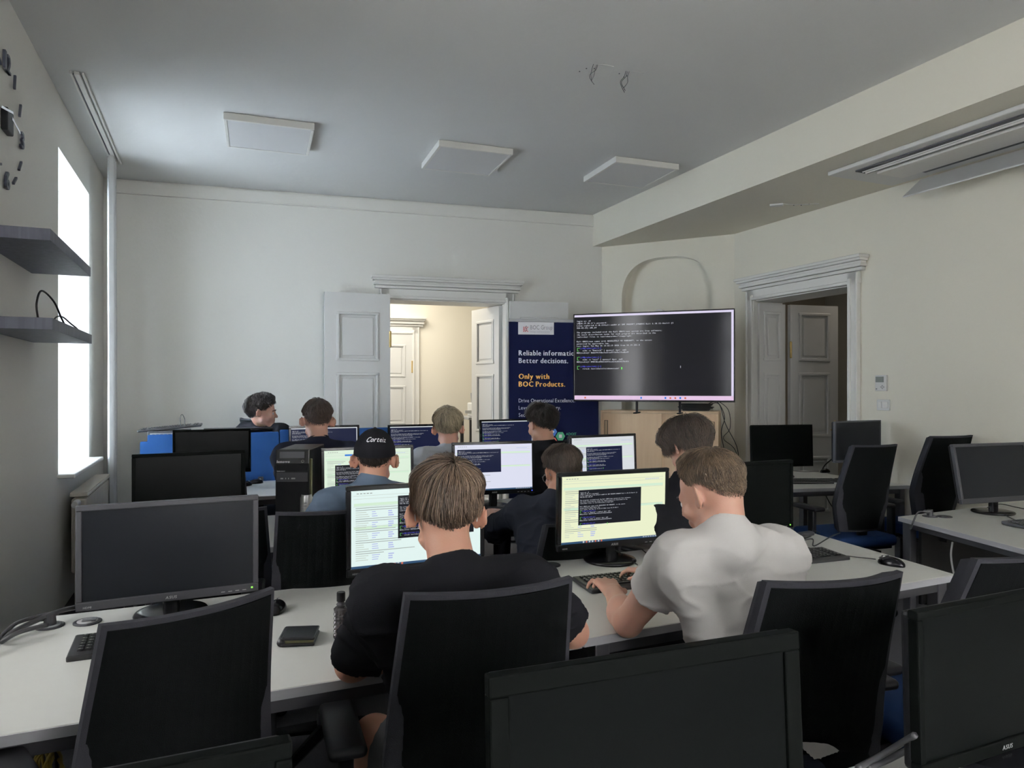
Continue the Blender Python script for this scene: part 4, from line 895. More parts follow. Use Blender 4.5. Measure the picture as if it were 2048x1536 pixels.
# ---------------------------------------------------------------- office chairs
def chair(x, y, rz, label, ztop=1.03, bh=.56, lean=10, wt=.19, wm=.225, wb=.165, seat='blueseat', arms=(1, 1), roll=0):
    """x, y: the middle of the backrest top edge"""
    s_ = math.sin(R(lean))
    off = Vector((0, .24+bh*s_*.6, 0)); off.rotate(Euler((0, 0, rz)))
    r = thing('office_chair', label, 'chair', (x+off.x, y+off.y, 0), rz, 'black office chairs')
    ybk = -(.24+bh*s_*.6)
    zb = ztop-bh; nx, nz = 14, 16
    def hw(v): return wb+(wm-wb)*v/.3 if v < .3 else wm+(wt-wm)*(v-.3)/.7
    def pt(i, j, dy=0, k=1.0):
        v = j/nz; a = (i/nx*2-1); xx = a*hw(v)*k; zz = zb+v*bh
        if k < 1: zz = zb+bh*(.5+(v-.5)*(1-(1-k)*.8))
        return Vector((xx, ybk+(bh-v*bh)*s_+.045*a*a*(wt/.19)+.02*math.sin(v*PI*1.2)+dy, zz))
    def slab(dy0, dy1, k, rnd=.0):
        bm = B(); G = []
        for dy in (dy0, dy1):
            kk = k-(rnd if dy == dy1 else 0)
            G.append([[bm.verts.new(pt(i, j, dy, kk)) for i in range(nx+1)] for j in range(nz+1)])
        for g in G:
            for j in range(nz):
                for i in range(nx): bm.faces.new((g[j][i], g[j][i+1], g[j+1][i+1], g[j+1][i]))
        a, b = G
        for j in range(nz):
            for i in (0, nx): bm.faces.new((a[j][i], a[j+1][i], b[j+1][i], b[j][i]))
        for i in range(nx):
            for j in (0, nz): bm.faces.new((a[j][i], a[j][i+1], b[j][i+1], b[j][i]))
        return bm
    obj('back_cushion', slab(.014, .055, 1, .06), M['rimf'], r, True)
    bm = slab(0, .02, 1); bmesh.ops.bevel(bm, geom=[e for e in bm.edges if len(e.link_faces) == 2 and e.calc_face_angle(0) > 1], offset=.004, segments=2, affect='EDGES'); obj('back_frame', bm, M['rimf'], r)
    obj('back_panel', slab(-.004, .006, .945), M['fabric'], r)
    bm = B(); box(bm, .07, .025, .20, (0, ybk+bh*s_+.03, zb-.03), (R(8), 0, 0), bev=.006); box(bm, .07, .26, .02, (0, -.16, .435)); obj('back_bracket', bm, M['blackp'], r)
    bm = B(); box(bm, .47, .46, .075, (0, .0, .485), bev=.03, seg=3); obj('seat', bm, M[seat], r, True)
    bm = B(); box(bm, .42, .40, .02, (0, 0, .44), bev=.006); box(bm, .16, .2, .05, (0, 0, .41), bev=.01); obj('seat_pan', bm, M['blackp'], r)
    for k, s in enumerate((-1, 1)):
        if not arms[k]: continue
        bm = B(); box(bm, .03, .055, .25, (s*.275, -.03, .56), bev=.008); box(bm, .12, .05, .02, (s*.23, -.03, .445)); obj('armrest_post', bm, M['blackp'], r)
        bm = B(); box(bm, .085, .255, .028, (s*.28, .01, .69), bev=.013, seg=3); obj('armrest', bm, M['blackp'], r, True)
    bm = B(); cyl(bm, .025, .025, .20, (0, 0, .30)); cyl(bm, .04, .04, .08, (0, 0, .14)); obj('gas_column', bm, M['metal'], r)
    for k in range(5):
        a = 2*PI*k/5+.3; bm = B(); tube(bm, [(0, 0, .12), (.29*math.cos(a), .29*math.sin(a), .075)], .022, 8, 0, (.028, .016)); lg_ = obj('base_leg', bm, M['blackp'], r)
        bm = B(); cyl(bm, .028, .028, .018, (.29*math.cos(a), .29*math.sin(a)+.012, .028), (R(90), 0, a), 14); cyl(bm, .028, .028, .018, (.29*math.cos(a), .29*math.sin(a)-.012, .028), (R(90), 0, a), 14); obj('caster', bm, M['glossk'], lg_)
    return r
chair(-.648, 1.46, R(46), 'empty black office chair nearest the viewer at the left desk', 1.02, .56, 8, .178, .215)
chair(-.030, 1.44, R(20), 'black office chair behind the person in the black t-shirt', 1.065, .56, 8, .185, .215)
chair(.765, 1.60, R(14), 'black office chair with a wavy top right behind the white t-shirt', 1.04, .60, 10, .185, .22, .205)
chair(1.40, 1.86, R(22), 'black office chair at the right picture edge above the corner monitor', 1.035, .56, 14, .19, .215)
chair(2.32, 4.42, R(16), 'black office chair with a blue seat standing free in the right aisle', 1.12, .57, 12, .17, .205)
chair(3.02, 4.75, R(18), 'black office chair against the right wall behind the tilted monitor', 1.155, .58, 12, .185, .215)
chair(-.66, 2.56, R(18), 'black office chair of the person in the cap', 1.03, .54, 6, .195, .215)
chair(-1.15, 2.72, R(24), 'dark office chair hidden behind the nearest left monitor, armrest showing', 1.0, .54, 8)
chair(-1.73, 4.0, R(26), 'office chair whose rounded top shows above the second left monitor', 1.09, .56, 8)
chair(.33, 3.02, R(26), 'black office chair of the person with glasses', .90, .50, 6)
chair(1.02, 3.25, R(30), 'office chair of the dark-haired person leaning forward beside the white t-shirt', .98, .52, 8)
chair(-2.33, 6.08, R(-50), 'dark office chair of the person in the black hoodie by the front wall', 1.215, .56, 6, seat='fabric')
# ---------------------------------------------------------------- people: smooth distance fields turned into one continuous skin each
def nz_(v): v = np.asarray(v, float); return v/np.linalg.norm(v)
class Field:
    def __init__(s, lo, hi, h):
        s.lo = np.array(lo, float); s.h = h; s.n = (np.ceil((np.array(hi)-s.lo)/h).astype(int)+1)
        s.f = np.full(s.n, .25, np.float32)
    def sub(s, lo, hi):
        a = np.clip(np.floor((np.array(lo)-s.lo)/s.h).astype(int), 0, s.n-1); b = np.clip(np.ceil((np.array(hi)-s.lo)/s.h).astype(int)+1, 1, s.n)
        if (b <= a).any(): return None
        sl = tuple(slice(a[i], b[i]) for i in range(3))
        g = [(s.lo[i]+s.h*np.arange(a[i], b[i])).astype(np.float32) for i in range(3)]
        return sl, np.stack(np.meshgrid(*g, indexing='ij'), -1)
    def comb(s, sl, d, k, op):
        a = s.f[sl]
        if op == 'u':
            if k: hh = np.clip(.5+.5*(a-d)/k, 0, 1); s.f[sl] = a*(1-hh)+d*hh-k*hh*(1-hh)
            else: s.f[sl] = np.minimum(a, d)
        elif op == 's':
            if k: hh = np.clip(.5-.5*(a+d)/k, 0, 1); s.f[sl] = a*(1-hh)+(-d)*hh+k*hh*(1-hh)
            else: s.f[sl] = np.maximum(a, -d)
    def cone(s, a, b, ra, rb, k=.02, op='u', u=None, ratio=1.0, cap=None):
        """tapered capsule; u/ratio flatten it across u x axis; cap = True cuts it flat at b"""
        a = np.array(a, float); b = np.array(b, float); m = max(ra, rb)+k+3*s.h+.01; q = s.sub(np.minimum(a, b)-m, np.maximum(a, b)+m)
        if q is None: return
        sl, P = q; ba = b-a; L = np.dot(ba, ba); p = P-a.astype(np.float32)
        if u is not None:
            wv = nz_(ba); uu = nz_(np.array(u)-np.dot(u, wv)*wv); vv = np.cross(wv, uu)
            x = p@uu.astype(np.float32); y = (p@vv.astype(np.float32))*ratio; z = p@wv.astype(np.float32); t = np.clip(z/math.sqrt(L), 0, 1)
            d = np.sqrt(x*x+y*y+(z-t*math.sqrt(L))**2)-(ra+(rb-ra)*t)
            d = d/(1+(ratio-1)*.5)
        else:
            t = np.clip((p@ba.astype(np.float32))/L, 0, 1); dd = p-t[..., None]*ba.astype(np.float32)
            d = np.sqrt((dd*dd).sum(-1))-(ra+(rb-ra)*t)
        if cap: d = np.maximum(d, ((P-b.astype(np.float32))@nz_(ba).astype(np.float32)))
        s.comb(sl, d, k, op)
    def ell(s, c, r, Rm=None, k=.015, op='u'):
        c = np.array(c, float); r = np.array(r, float); m = r.max()+k+3*s.h+.01; q = s.sub(c-m, c+m)
        if q is None: return
        sl, P = q; p = P-c.astype(np.float32)
        if Rm is not None: p = p@np.asarray(Rm, np.float32)
        k0 = np.sqrt(((p/r)**2).sum(-1)); k1 = np.sqrt(((p/(r*r))**2).sum(-1))+1e-6; s.comb(sl, (k0*(k0-1)/k1).astype(np.float32), k, op)
    def mesh(s):
        f = s.f; n = f.shape; ins = f < 0
        cnt = np.zeros([x-1 for x in n], np.float32); acc = np.zeros([x-1 for x in n]+[3], np.float32)
        crosses = []
        for ax in range(3):
            i0 = [slice(None)]*3; i1 = [slice(None)]*3; i0[ax] = slice(0, -1); i1[ax] = slice(1, None)
            a = f[tuple(i0)]; b = f[tuple(i1)]; cr = ins[tuple(i0)] != ins[tuple(i1)]
            idx = np.argwhere(cr); va = a[cr]; vb = b[cr]; t = va/(va-vb)
            pos = idx.astype(np.float32); pos[:, ax] += t
            o = [x for x in range(3) if x != ax]
            for da in (0, 1):
                for db in (0, 1):
                    c = idx.copy(); c[:, o[0]] -= da; c[:, o[1]] -= db
                    ok = (c >= 0).all(1) & (c < np.array(cnt.shape)).all(1); cc = c[ok]
                    np.add.at(cnt, (cc[:, 0], cc[:, 1], cc[:, 2]), 1); np.add.at(acc, (cc[:, 0], cc[:, 1], cc[:, 2]), pos[ok])
            crosses.append((ax, idx, a[cr] < 0))
        vid = np.full(cnt.shape, -1, np.int64); m = cnt > 0; vid[m] = np.arange(m.sum())
        V_ = s.lo+s.h*(acc[m]/cnt[m][:, None])
        Fs = []
        for ax, idx, inside in crosses:
            o = [(ax+1) % 3, (ax+2) % 3]
            ok = (idx[:, o[0]] > 0) & (idx[:, o[1]] > 0) & (idx[:, o[0]] < cnt.shape[o[0]]) & (idx[:, o[1]] < cnt.shape[o[1]])
            i = idx[ok]; ins_ = inside[ok]; q = []
            for da, db in ((1, 1), (0, 1), (0, 0), (1, 0)):
                c = i.copy(); c[:, o[0]] -= da; c[:, o[1]] -= db; q.append(vid[c[:, 0], c[:, 1], c[:, 2]])
            q = np.stack(q, 1); q[~ins_] = q[~ins_][:, ::-1]; Fs.append(q)
        return V_, np.concatenate(Fs)
def biggest(V_, Fq):
    lab = np.arange(len(V_))
    while True:
        m_ = lab[Fq].min(1); new = lab.copy()
        for k in range(4): np.minimum.at(new, Fq[:, k], m_)
        new = new[new]
        if (new == lab).all(): break
        lab = new
    u, c = np.unique(lab, return_counts=True); keep = lab == u[c.argmax()]; idx = np.cumsum(keep)-1
    return V_[keep], idx[Fq[keep[Fq[:, 0]]]]
def relax(V_, Fq, it, lam=.5):
    e = np.concatenate([Fq[:, [0, 1]], Fq[:, [1, 2]], Fq[:, [2, 3]], Fq[:, [3, 0]]]); n = len(V_)
    deg = np.bincount(e.ravel(), minlength=n).astype(float)
    for _ in range(it):
        S = np.zeros_like(V_)
        for c in range(3): S[:, c] = np.bincount(e[:, 0], V_[e[:, 1], c], n)+np.bincount(e[:, 1], V_[e[:, 0], c], n)
        V_ = V_+lam*(S/deg[:, None]-V_)
    return V_
def vnormals(V_, Fq):
    nn = np.cross(V_[Fq[:, 2]]-V_[Fq[:, 0]], V_[Fq[:, 3]]-V_[Fq[:, 1]]); N = np.zeros_like(V_)
    for k in range(4):
        for c in range(3): N[:, c] += np.bincount(Fq[:, k], nn[:, c], len(V_))
    return N/(np.linalg.norm(N, axis=1)[:, None]+1e-9)
def mesh_obj(name, V_, Fq, m, parent, smooth=True):
    me = bpy.data.meshes.new(name); me.vertices.add(len(V_)); me.vertices.foreach_set('co', V_.astype(np.float32).ravel())
    k = Fq.shape[1]; me.loops.add(Fq.size); me.loops.foreach_set('vertex_index', Fq.ravel().astype(np.int32)); me.polygons.add(len(Fq))
    me.polygons.foreach_set('loop_start', np.arange(0, Fq.size, k, dtype=np.int32)); me.polygons.foreach_set('use_smooth', np.full(len(Fq), smooth))
    me.update(calc_edges=True); me.materials.append(m); o = bpy.data.objects.new(name, me); C.objects.link(o); o.parent = parent; return o
# value noise on points
def vnoise(P, sc, seed):
    rg = np.random.default_rng(seed); T = rg.random((24, 24, 24)); p = P*sc+1000; i = np.floor(p).astype(int); f = p-i; f = f*f*(3-2*f); i %= 24; j = (i+1) % 24
    g = lambda a, b, c: T[a[:, 0], b[:, 1], c[:, 2]]
    x0 = g(i, i, i)*(1-f[:, 0])+g(j, i, i)*f[:, 0]; x1 = g(i, j, i)*(1-f[:, 0])+g(j, j, i)*f[:, 0]
    y0 = g(i, i, j)*(1-f[:, 0])+g(j, i, j)*f[:, 0]; y1 = g(i, j, j)*(1-f[:, 0])+g(j, j, j)*f[:, 0]
    return (x0*(1-f[:, 1])+x1*f[:, 1])*(1-f[:, 2])+(y0*(1-f[:, 1])+y1*f[:, 1])*f[:, 2]
def rot3(yaw, pitch=0, roll=0):      # yaw left +, pitch up +, roll clockwise +
    return np.array((Matrix.Rotation(R(yaw), 3, 'Z') @ Matrix.Rotation(R(pitch), 3, 'X') @ Matrix.Rotation(R(roll), 3, 'Y')))
CR = np.array((0, -.012, .030)); CE = np.array((.0745, .096, .090))       # cranium centre and radii in head space
def head(fd, H, Q, hs, Nk, nr):
    """head in world: H centre between the ears, Q rotation, hs scale"""
    W_ = lambda p: np.array(H)+Q@(np.array(p, float)*hs)
    def e(c, r, rr=None, k=.012, op='u'): fd.ell(W_(c), np.array(r)*hs, Q if rr is None else Q@rr, k*hs, op)
    def c(a, b, ra, rb, k=.012, op='u'): fd.cone(W_(a), W_(b), ra*hs, rb*hs, k*hs, op)
    fd.cone(W_((0, -.030, -.035)), Nk, .055*hs, nr, .02)
    fd.cone(W_((0, -.012, -.06)), np.array(Nk)+Q@np.array((0, .02, 0)), .05*hs, nr*.95, .02)
    e(CR, CE, k=.02)
    e((0, .022, -.022), (.060, .066, .078), k=.02)
    for s in (-1, 1):
        c((s*.052, .004, -.062), (s*.018, .070, -.100), .016, .014, .018)
        c((s*.040, .070, .014), (s*.012, .080, .012), .013, .012, .012)
        e((s*.038, .060, -.028), (.024, .024, .026), k=.014)
        e((s*.031, .094, -.004), (.013, .012, .010), k=.008, op='s')
    e((0, .076, -.098), (.020, .018, .017), k=.014)
    c((0, .086, .004), (0, .108, -.030), .0075, .0105, .008); e((-.010, .098, -.034), (.008, .009, .007), k=.006); e((.010, .098, -.034), (.008, .009, .007), k=.006)
    e((0, .080, -.060), (.026, .016, .020), k=.012); c((-.018, .088, -.058), (.018, .088, -.058), .005, .005, .004); c((-.016, .087, -.068), (.016, .087, -.068), .0055, .0055, .004)
    c((-.02, .094, -.063), (.02, .094, -.063), .0018, .0018, .002, 's')
    for s in (-1, 1):
        er = np.array(Matrix.Rotation(R(s*46), 3, 'Z') @ Matrix.Rotation(R(-8), 3, 'X'))
        e((s*.080, -.010, -.002), (.013, .010, .022), None, .008); e((s*.094, -.018, -.002), (.0065, .022, .034), er, .005); e((s*.083, -.006, -.022), (.009, .011, .014), er, .005)
        e((s*.0985, -.0125, .002), (.0055, .012, .020), er, .004, 's')
def hand(fd, w, d, n, s, sz=1.0, curl=(.5, .5, .5, .5), spread=.10, k=.005):
    """w wrist, d towards the fingers, n back of the hand (up), s the thumb side"""
    d = nz_(d); n = nz_(np.array(n)-np.dot(n, d)*d); t = nz_(np.cross(d, n)); t = t if np.dot(t, s) > 0 else -t
    w = np.array(w, float); kn = []
    for i in range(4):
        o = (1.5-i)*.0195; b = w+d*(.082-.004*abs(i-1))*sz+t*o*sz+n*.004
        fd.cone(w+t*o*.55*sz+d*.01, b, .0155*sz, .0115*sz, .012); kn.append(b)
    fd.cone(w+t*.012*sz+d*.015, w+d*.045*sz+t*.030*sz-n*.006, .017*sz, .013*sz, .012)
    Ls = ((.040, .024, .020), (.045, .028, .021), (.041, .026, .020), (.032, .020, .018))
    for i in range(4):
        p = kn[i]; a = -curl[i]*.35; sd = t*(1.5-i)*spread; r0 = (.0092, .0095, .0090, .0080)[i]*sz
        for j, L in enumerate(Ls[i]):
            dr = nz_(d*math.cos(a)+n*math.sin(a)+sd); q = p+dr*L*sz; fd.cone(p, q, r0, r0*.90, k if j else .008); p = q; r0 *= .9; a -= curl[i]*.95
    p = w+d*.022*sz+t*.026*sz-n*.006; dr = nz_(d*.62+t*.72-n*.15)
    q = p+dr*.038*sz; fd.cone(p, q, .0135*sz, .0105*sz, .008); dr = nz_(d*.92+t*.30-n*.28); q2 = q+dr*.028*sz; fd.cone(q, q2, .0100*sz, .0088*sz, .005)
    q3 = q2+nz_(d*.95-n*.35)*.022*sz; fd.cone(q2, q3, .0088*sz, .0072*sz, .004)
def smoothstep(a, b, x): t = np.clip((x-a)/(b-a), 0, 1); return t*t*(3-2*t)
HL_AZ = [0, 35, 55, 68, 80, 95, 108, 120, 140, 180]; HL_EL = [40, 36, 22, 11, 3, 7, -6, -20, -34, -43]
def hairline(az, dn=0): return np.interp(np.abs(np.degrees(az)), HL_AZ, HL_EL)+dn
def hair(parent, H, Q, hs, m, top=.022, side=.006, nape=.004, fade=(-10, 30), n=1500, L=(.05, .02), sr=.0007, lift=.006, seed=1, crown=(180, 62), wave=0, messy=.25, front=.012, fringe=0, dn=0, over=.007):
    rg = np.random.default_rng(seed); P0 = CR
    def surf(az, el, extra=0):
        d = np.stack([np.sin(az)*np.cos(el), np.cos(az)*np.cos(el), np.sin(el)], -1)
        r = 1/np.sqrt(((d/CE)**2).sum(-1)); eld = np.degrees(el); hl = hairline(az, dn); earn = np.exp(-((np.abs(np.degrees(az))-100)/30)**2)*(1-smoothstep(0, 18, eld))
        k = smoothstep(fade[0], fade[1], eld-10*np.cos(az)); th0 = 0; th = nape+(side-nape)*smoothstep(-35, -5, eld)
        th = th*(1-k)+top*k+front*smoothstep(.55, 1, np.cos(az))*smoothstep(25, 50, eld)*(1-smoothstep(70, 88, eld))
        edge = smoothstep(-2, 12, eld-hl); th = np.maximum(th*(1-.8*earn), .0045); return d, r, th, edge
    nu, nv = 96, 56; az = np.linspace(-PI, PI, nu, endpoint=False); el = np.linspace(R(-62), R(90), nv)
    A, E = np.meshgrid(az, el); A = A.ravel(); E = E.ravel(); d, r, th, ed = surf(A, E)
    lump = vnoise(d, 7, seed)*.6+vnoise(d, 18, seed+1)*.4-.5
    rad = r+th*ed*(.80+lump*.55*(1 if wave == 0 else 1.6))-.006*(1-ed)-.0008
    pts = (P0+d*rad[:, None])*hs; pts = np.array(H)+pts@Q.T
    idx = np.arange(nu*nv).reshape(nv, nu); Fq = np.stack([idx[:-1], np.roll(idx, -1, 1)[:-1], np.roll(idx, -1, 1)[1:], idx[1:]], -1).reshape(-1, 4)
    o = mesh_obj('hair', pts, Fq, m, parent); set_strand(o, .22+.25*vnoise(d, 26, seed+9))
    # strands combed away from the crown
    N = int(n*2.2); az = rg.uniform(-PI, PI, N); el = np.arcsin(rg.uniform(math.sin(R(-48)), 1, N)); d, r, th, ed = surf(az, el); ok = (np.degrees(el)-hairline(az, dn) > 1.5+rg.uniform(-2, 6, N)); az, el = az[ok][:n], el[ok][:n]
    d, r, th, ed = surf(az, el); K = np.array((math.sin(R(crown[0]))*math.cos(R(crown[1])), math.cos(R(crown[0]))*math.cos(R(crown[1])), math.sin(R(crown[1]))))
    kk = smoothstep(fade[0], fade[1], np.degrees(el)-10*np.cos(az)); Ln = (L[1]+(L[0]-L[1])*kk)*rg.uniform(.6, 1.15, len(az))
    tdir = d-K; cl = np.stack([vnoise(d, 7, seed+5), vnoise(d, 7, seed+6), vnoise(d, 7, seed+7)], -1)-.5; tdir = nz2(tdir)+cl*messy*2+rg.normal(0, messy*.35, d.shape); swirl = np.cross(np.broadcast_to(K, d.shape), d)*.35; tdir = tdir+swirl
    if fringe: tdir = tdir+np.array((0, fringe, -fringe*.2))*smoothstep(-.2, .6, d[:, 1])[:, None]
    tdir[:, 2] -= .25
    Ln = np.minimum(Ln, np.maximum(.006, np.radians(np.degrees(el)-hairline(az, dn))*.092+over*rg.uniform(.2, 1, len(az))))
    seg = 6; cur = d.copy(); P = []; fr = rg.uniform(.35, 1.0, len(az)); lf = rg.uniform(-.2, 1, len(az))*lift
    ph = rg.uniform(0, 6.28, len(az))
    for i in range(seg+1):
        t = i/seg; tn = tdir-(tdir*cur).sum(-1)[:, None]*cur; tn = nz2(tn)
        a2 = np.arctan2(cur[:, 0], cur[:, 1]); e2 = np.arcsin(np.clip(cur[:, 2], -1, 1)); dd, rr, tt, ee = surf(a2, e2)
        base = np.maximum(tt*ee, th*.38); radial = rr+base*(.75+.35*fr)+lf*math.sin(PI*.5*t)*1.0+.001
        if i == seg: radial = radial-.0015
        p = P0+dd*radial[:, None]
        if wave: p = p+np.cross(tn, cur)*(np.sin(ph+t*7)*wave)[:, None]+cur*(np.cos(ph+t*7)*wave)[:, None]
        P.append(p); cur = nz2(cur+tn*(Ln/seg/.09)[:, None])
    P = np.array(P)*hs; ns = len(az); Vs = []; 
    for i in range(seg+1):
        nx_ = P[min(i+1, seg)]-P[max(i-1, 0)]; nx_ = nz2(nx_); a = nz2(np.cross(nx_, d)); b = np.cross(nx_, a); w_ = sr*(1.0 if i < seg-1 else (.65 if i == seg-1 else .12))*(.7+.6*rg.random(ns))[:, None]
        for k in range(3): Vs.append(P[i]+(a*math.cos(2.094*k)+b*math.sin(2.094*k))*w_)
    Vs = np.stack(Vs, 1); base = (np.arange(ns)*(3*(seg+1)))[:, None]; Fl = []
    for i in range(seg):
        for k in range(3): Fl.append(base+np.array([3*i+k, 3*i+(k+1) % 3, 3*(i+1)+(k+1) % 3, 3*(i+1)+k]))
    Fq = np.concatenate(Fl); pts = np.array(H)+Vs.reshape(-1, 3)@Q.T
    s = mesh_obj('hair_strands', pts, Fq, m, o); s['kind'] = 'stuff'; set_strand(s, np.repeat(np.clip(.10+.65*rg.random(ns)**1.5+.5*(vnoise(d, 8, seed+3)-.5), 0, 1), 3*(seg+1))); return o
def nz2(v): return v/(np.linalg.norm(v, axis=-1, keepdims=True)+1e-9)
def skinm(name, col, red=0):
    return mat(name, col, .5, bump=.08, bscale=300, var=.08, vscale=14, sss=.12, spec=.35)
def clothm(name, col, var=.06): return mat(name, col, .95, bump=.25, bscale=900, var=var, vscale=40, spec=.12, sheen=.0)
def hairm(name, c):
    m = mat(name, c, .45, spec=.45); n = m.node_tree.nodes; l = m.node_tree.links; b = n['Principled BSDF']
    a = n.new('ShaderNodeAttribute'); a.attribute_name = 'strand'; mx = n.new('ShaderNodeMix'); mx.data_type = 'RGBA'; mx.inputs[6].default_value = (*[x*.28 for x in c], 1); mx.inputs[7].default_value = (*[min(1, x*1.75) for x in c], 1)
    l.new(a.outputs['Fac'], mx.inputs[0]); l.new(mx.outputs[2], b.inputs['Base Color']); return m
def set_strand(o, vals):
    at_ = o.data.attributes.new('strand', 'FLOAT', 'POINT'); at_.data.foreach_set('value', np.asarray(vals, np.float32))
def person(label, H, yaw, pitch, roll, N, SL, SR_, EL, ER, WL, WR, PV, skin, shirt, trouser, hd, hs=1.0, h=.0075, loose=.016, slv=.62, hands=None, face=False, long_sleeve=False, wrinkle=.010, torso_dir=None, shorts=False, collar=True, knees=None, hood=False, chest=1.0):
    H, N, SL, SR_, EL, ER, WL, WR, PV = [np.array(x, float) for x in (H, N, SL, SR_, EL, ER, WL, WR, PV)]
    rt = thing('person', label, 'person', (float(PV[0]), float(PV[1]), 0)); org = np.array((PV[0], PV[1], 0.))
    H, N, SL, SR_, EL, ER, WL, WR, PV = [x-org for x in (H, N, SL, SR_, EL, ER, WL, WR, PV)]
    Q = rot3(yaw, pitch, roll); side = nz_(SR_-SL); S0 = (SL+SR_)/2
    fwd = nz_(np.cross(np.array((0, 0, 1.)), side)) ; hipside = nz_(np.array((side[0], side[1], 0)))
    HL, HR = PV-hipside*.09, PV+hipside*.09
    if knees is None: kn = [HL+fwd*.42-hipside*.05+np.array((0, 0, -.0)), HR+fwd*.42+hipside*.05]
    else: kn = [np.array(k)-org for k in knees]
    for k in kn: k[2] = min(k[2], .60) if knees is not None else .53
    an = [kn[0]+fwd*.02, kn[1]+fwd*.02]
    for a in an: a[2] = .09
    allp = np.array([H+Q@np.array(v)*hs for v in ((0, .12, -.11), (0, -.11, .13), (.1, 0, 0), (-.1, 0, 0))]+[N, SL, SR_, EL, ER, WL, WR, PV]+kn+an)
    ends = [WL+nz_(WL-EL)*.2, WR+nz_(WR-ER)*.2]
    lo = np.minimum(allp.min(0)-.13, np.min(ends, 0)); hi = np.maximum(allp.max(0)+.13, np.max(ends, 0)); lo[2] = 0.0; hi[2] = H[2]+.17*hs
    def torso(fd, g):
        C1 = PV*.45+S0*.55+fwd*(-.012); C2 = S0+(PV-S0)*.40
        fd.cone(PV, PV*.5+C1*.5, .165+g, .150+g, .03, u=side, ratio=1.45); fd.cone(PV*.5+C1*.5, C2, (.148+g)*chest, (.160+g)*chest, .04, u=side, ratio=1.5)
        fd.cone(C2, S0+(PV-S0)*.20, (.158+g)*chest, (.105+g)*chest, .04, u=side, ratio=1.45)
        for s in (SL, SR_): fd.cone(N+(PV-N)*.07, s+(N-s)*.05, .055+g*.4, .054+g*.6, .05)
        for s in (SL, SR_): fd.cone(C2+(s-S0)*.45, s+(PV-S0)*.05, .072+g*.5, .052+g*.7, .045)
    fd = Field(lo, hi, h)
    nr = .056*hs
    torso(fd, -.006)
    for s, e_, w_ in ((SL, EL, WL), (SR_, ER, WR)):
        fd.cone(s, s+(e_-s)*.45, .052, .049, .03); fd.cone(s+(e_-s)*.45, e_, .049, .041, .03); m_ = e_+(w_-e_)*.3
        fd.cone(e_, m_, .041, .043, .02); fd.cone(m_, w_, .043, .027, .035)
    for hp, k_, a_ in ((HL, kn[0], an[0]), (HR, kn[1], an[1])):
        fd.cone(hp, k_, .082, .054, .03); fd.cone(k_, k_+(a_-k_)*.35, .052, .056, .02); fd.cone(k_+(a_-k_)*.35, a_, .056, .034, .02); fd.cone(a_, a_+fwd*.10-np.array((0, 0, .045)), .034, .03, .02)
    head(fd, H, Q, hs, N, nr)
    hands = hands or {}
    for key, e_, w_, sgn in (('L', EL, WL, 1), ('R', ER, WR, -1)):
        hp = hands.get(key, {}); d = hp.get('d', nz_(w_-e_)); d = np.array(d, float)
        hand(fd, w_, d, hp.get('n', (0, 0, 1)), np.cross(d, np.array((0, 0, 1.)))*sgn, hp.get('sz', .98*hs), hp.get('curl', (.55, .5, .5, .55)), hp.get('spread', .12))
    V_, Fq = biggest(*fd.mesh()); V_ = relax(V_, Fq, 1, .4)
    rt.empty_display_size = .05; body = mesh_obj('body', V_, Fq, skin, rt)
    # shirt
    g = loose
    zl = PV[2]+.09
    fs = Field((lo[0], lo[1], zl-.05), hi, max(h, .0065)); torso(fs, g)
    fs.cone(PV+(S0-PV)*.1, PV-np.array((0, 0, .04)), .168+g, .168+g, .03, u=side, ratio=1.35)
    sl_ = 1.0 if long_sleeve else slv
    for s, e_, w_ in ((SL, EL, WL), (SR_, ER, WR)):
        q = s+(e_-s)*sl_; fs.cone(s, q, .049+g*.8, .056+g*(1.0 if not long_sleeve else .4), .045, cap=not long_sleeve)
        if long_sleeve: fs.cone(e_, w_+(e_-w_)*.02, .047+g*.4, .034+g*.4, .02, cap=True)
    P_ = N+(H-N)*.5
    fs.cone(N+(PV-N)*.055, N+(H-N)*.10, .060+g*.55, .0585, .02)
    top = N+nz_(H-N)*.022
    fs.cone(top+nz_(H-N)*.09, top+nz_(H-N)*.091, .0915, .0915, .006, 's')
    if not long_sleeve:
        for s, e_ in ((SL, EL), (SR_, ER)):
            q = s+(e_-s)*sl_; dq = nz_(e_-s); fs.cone(q-dq*.05, q+dq*.06, .046+g*.3, .049+g*.4, .003, 's')
    Vs, Fs_ = biggest(*fs.mesh()); Vs = relax(Vs, Fs_, 2, .5); Nn = vnormals(Vs, Fs_)
    # soft folds: stretched ridged noise, stronger low on the back and at the armpits
    U2 = np.stack([Vs@side, Vs@fwd, Vs[:, 2]], -1); w1 = 1-2*np.abs(vnoise(U2*np.array((1, 1, .55))+U2[:, [2, 0, 1]]*.35, 9, len(label))-.5)
    w2 = 1-2*np.abs(vnoise(U2*np.array((.6, 1, 1.5)), 16, 3)-.5); w3 = vnoise(Vs, 30, 5)-.5
    nd = np.minimum(np.linalg.norm(Vs-(SL+(PV-SL)*.18), axis=1), np.linalg.norm(Vs-(SR_+(PV-SR_)*.18), axis=1)); amp = wrinkle*(.55+.9*np.exp(-(nd/.13)**2)+.4*smoothstep(0, 1, (S0[2]-Vs[:, 2])/.4))
    keep = smoothstep(.06, .12, np.linalg.norm(Vs-N, axis=1)); Vs = Vs+Nn*((w1**3*1.5+w2**4*.9+w3*.25-.6)*amp*keep)[:, None]
    sh = mesh_obj('shirt', Vs, Fs_, shirt, rt)
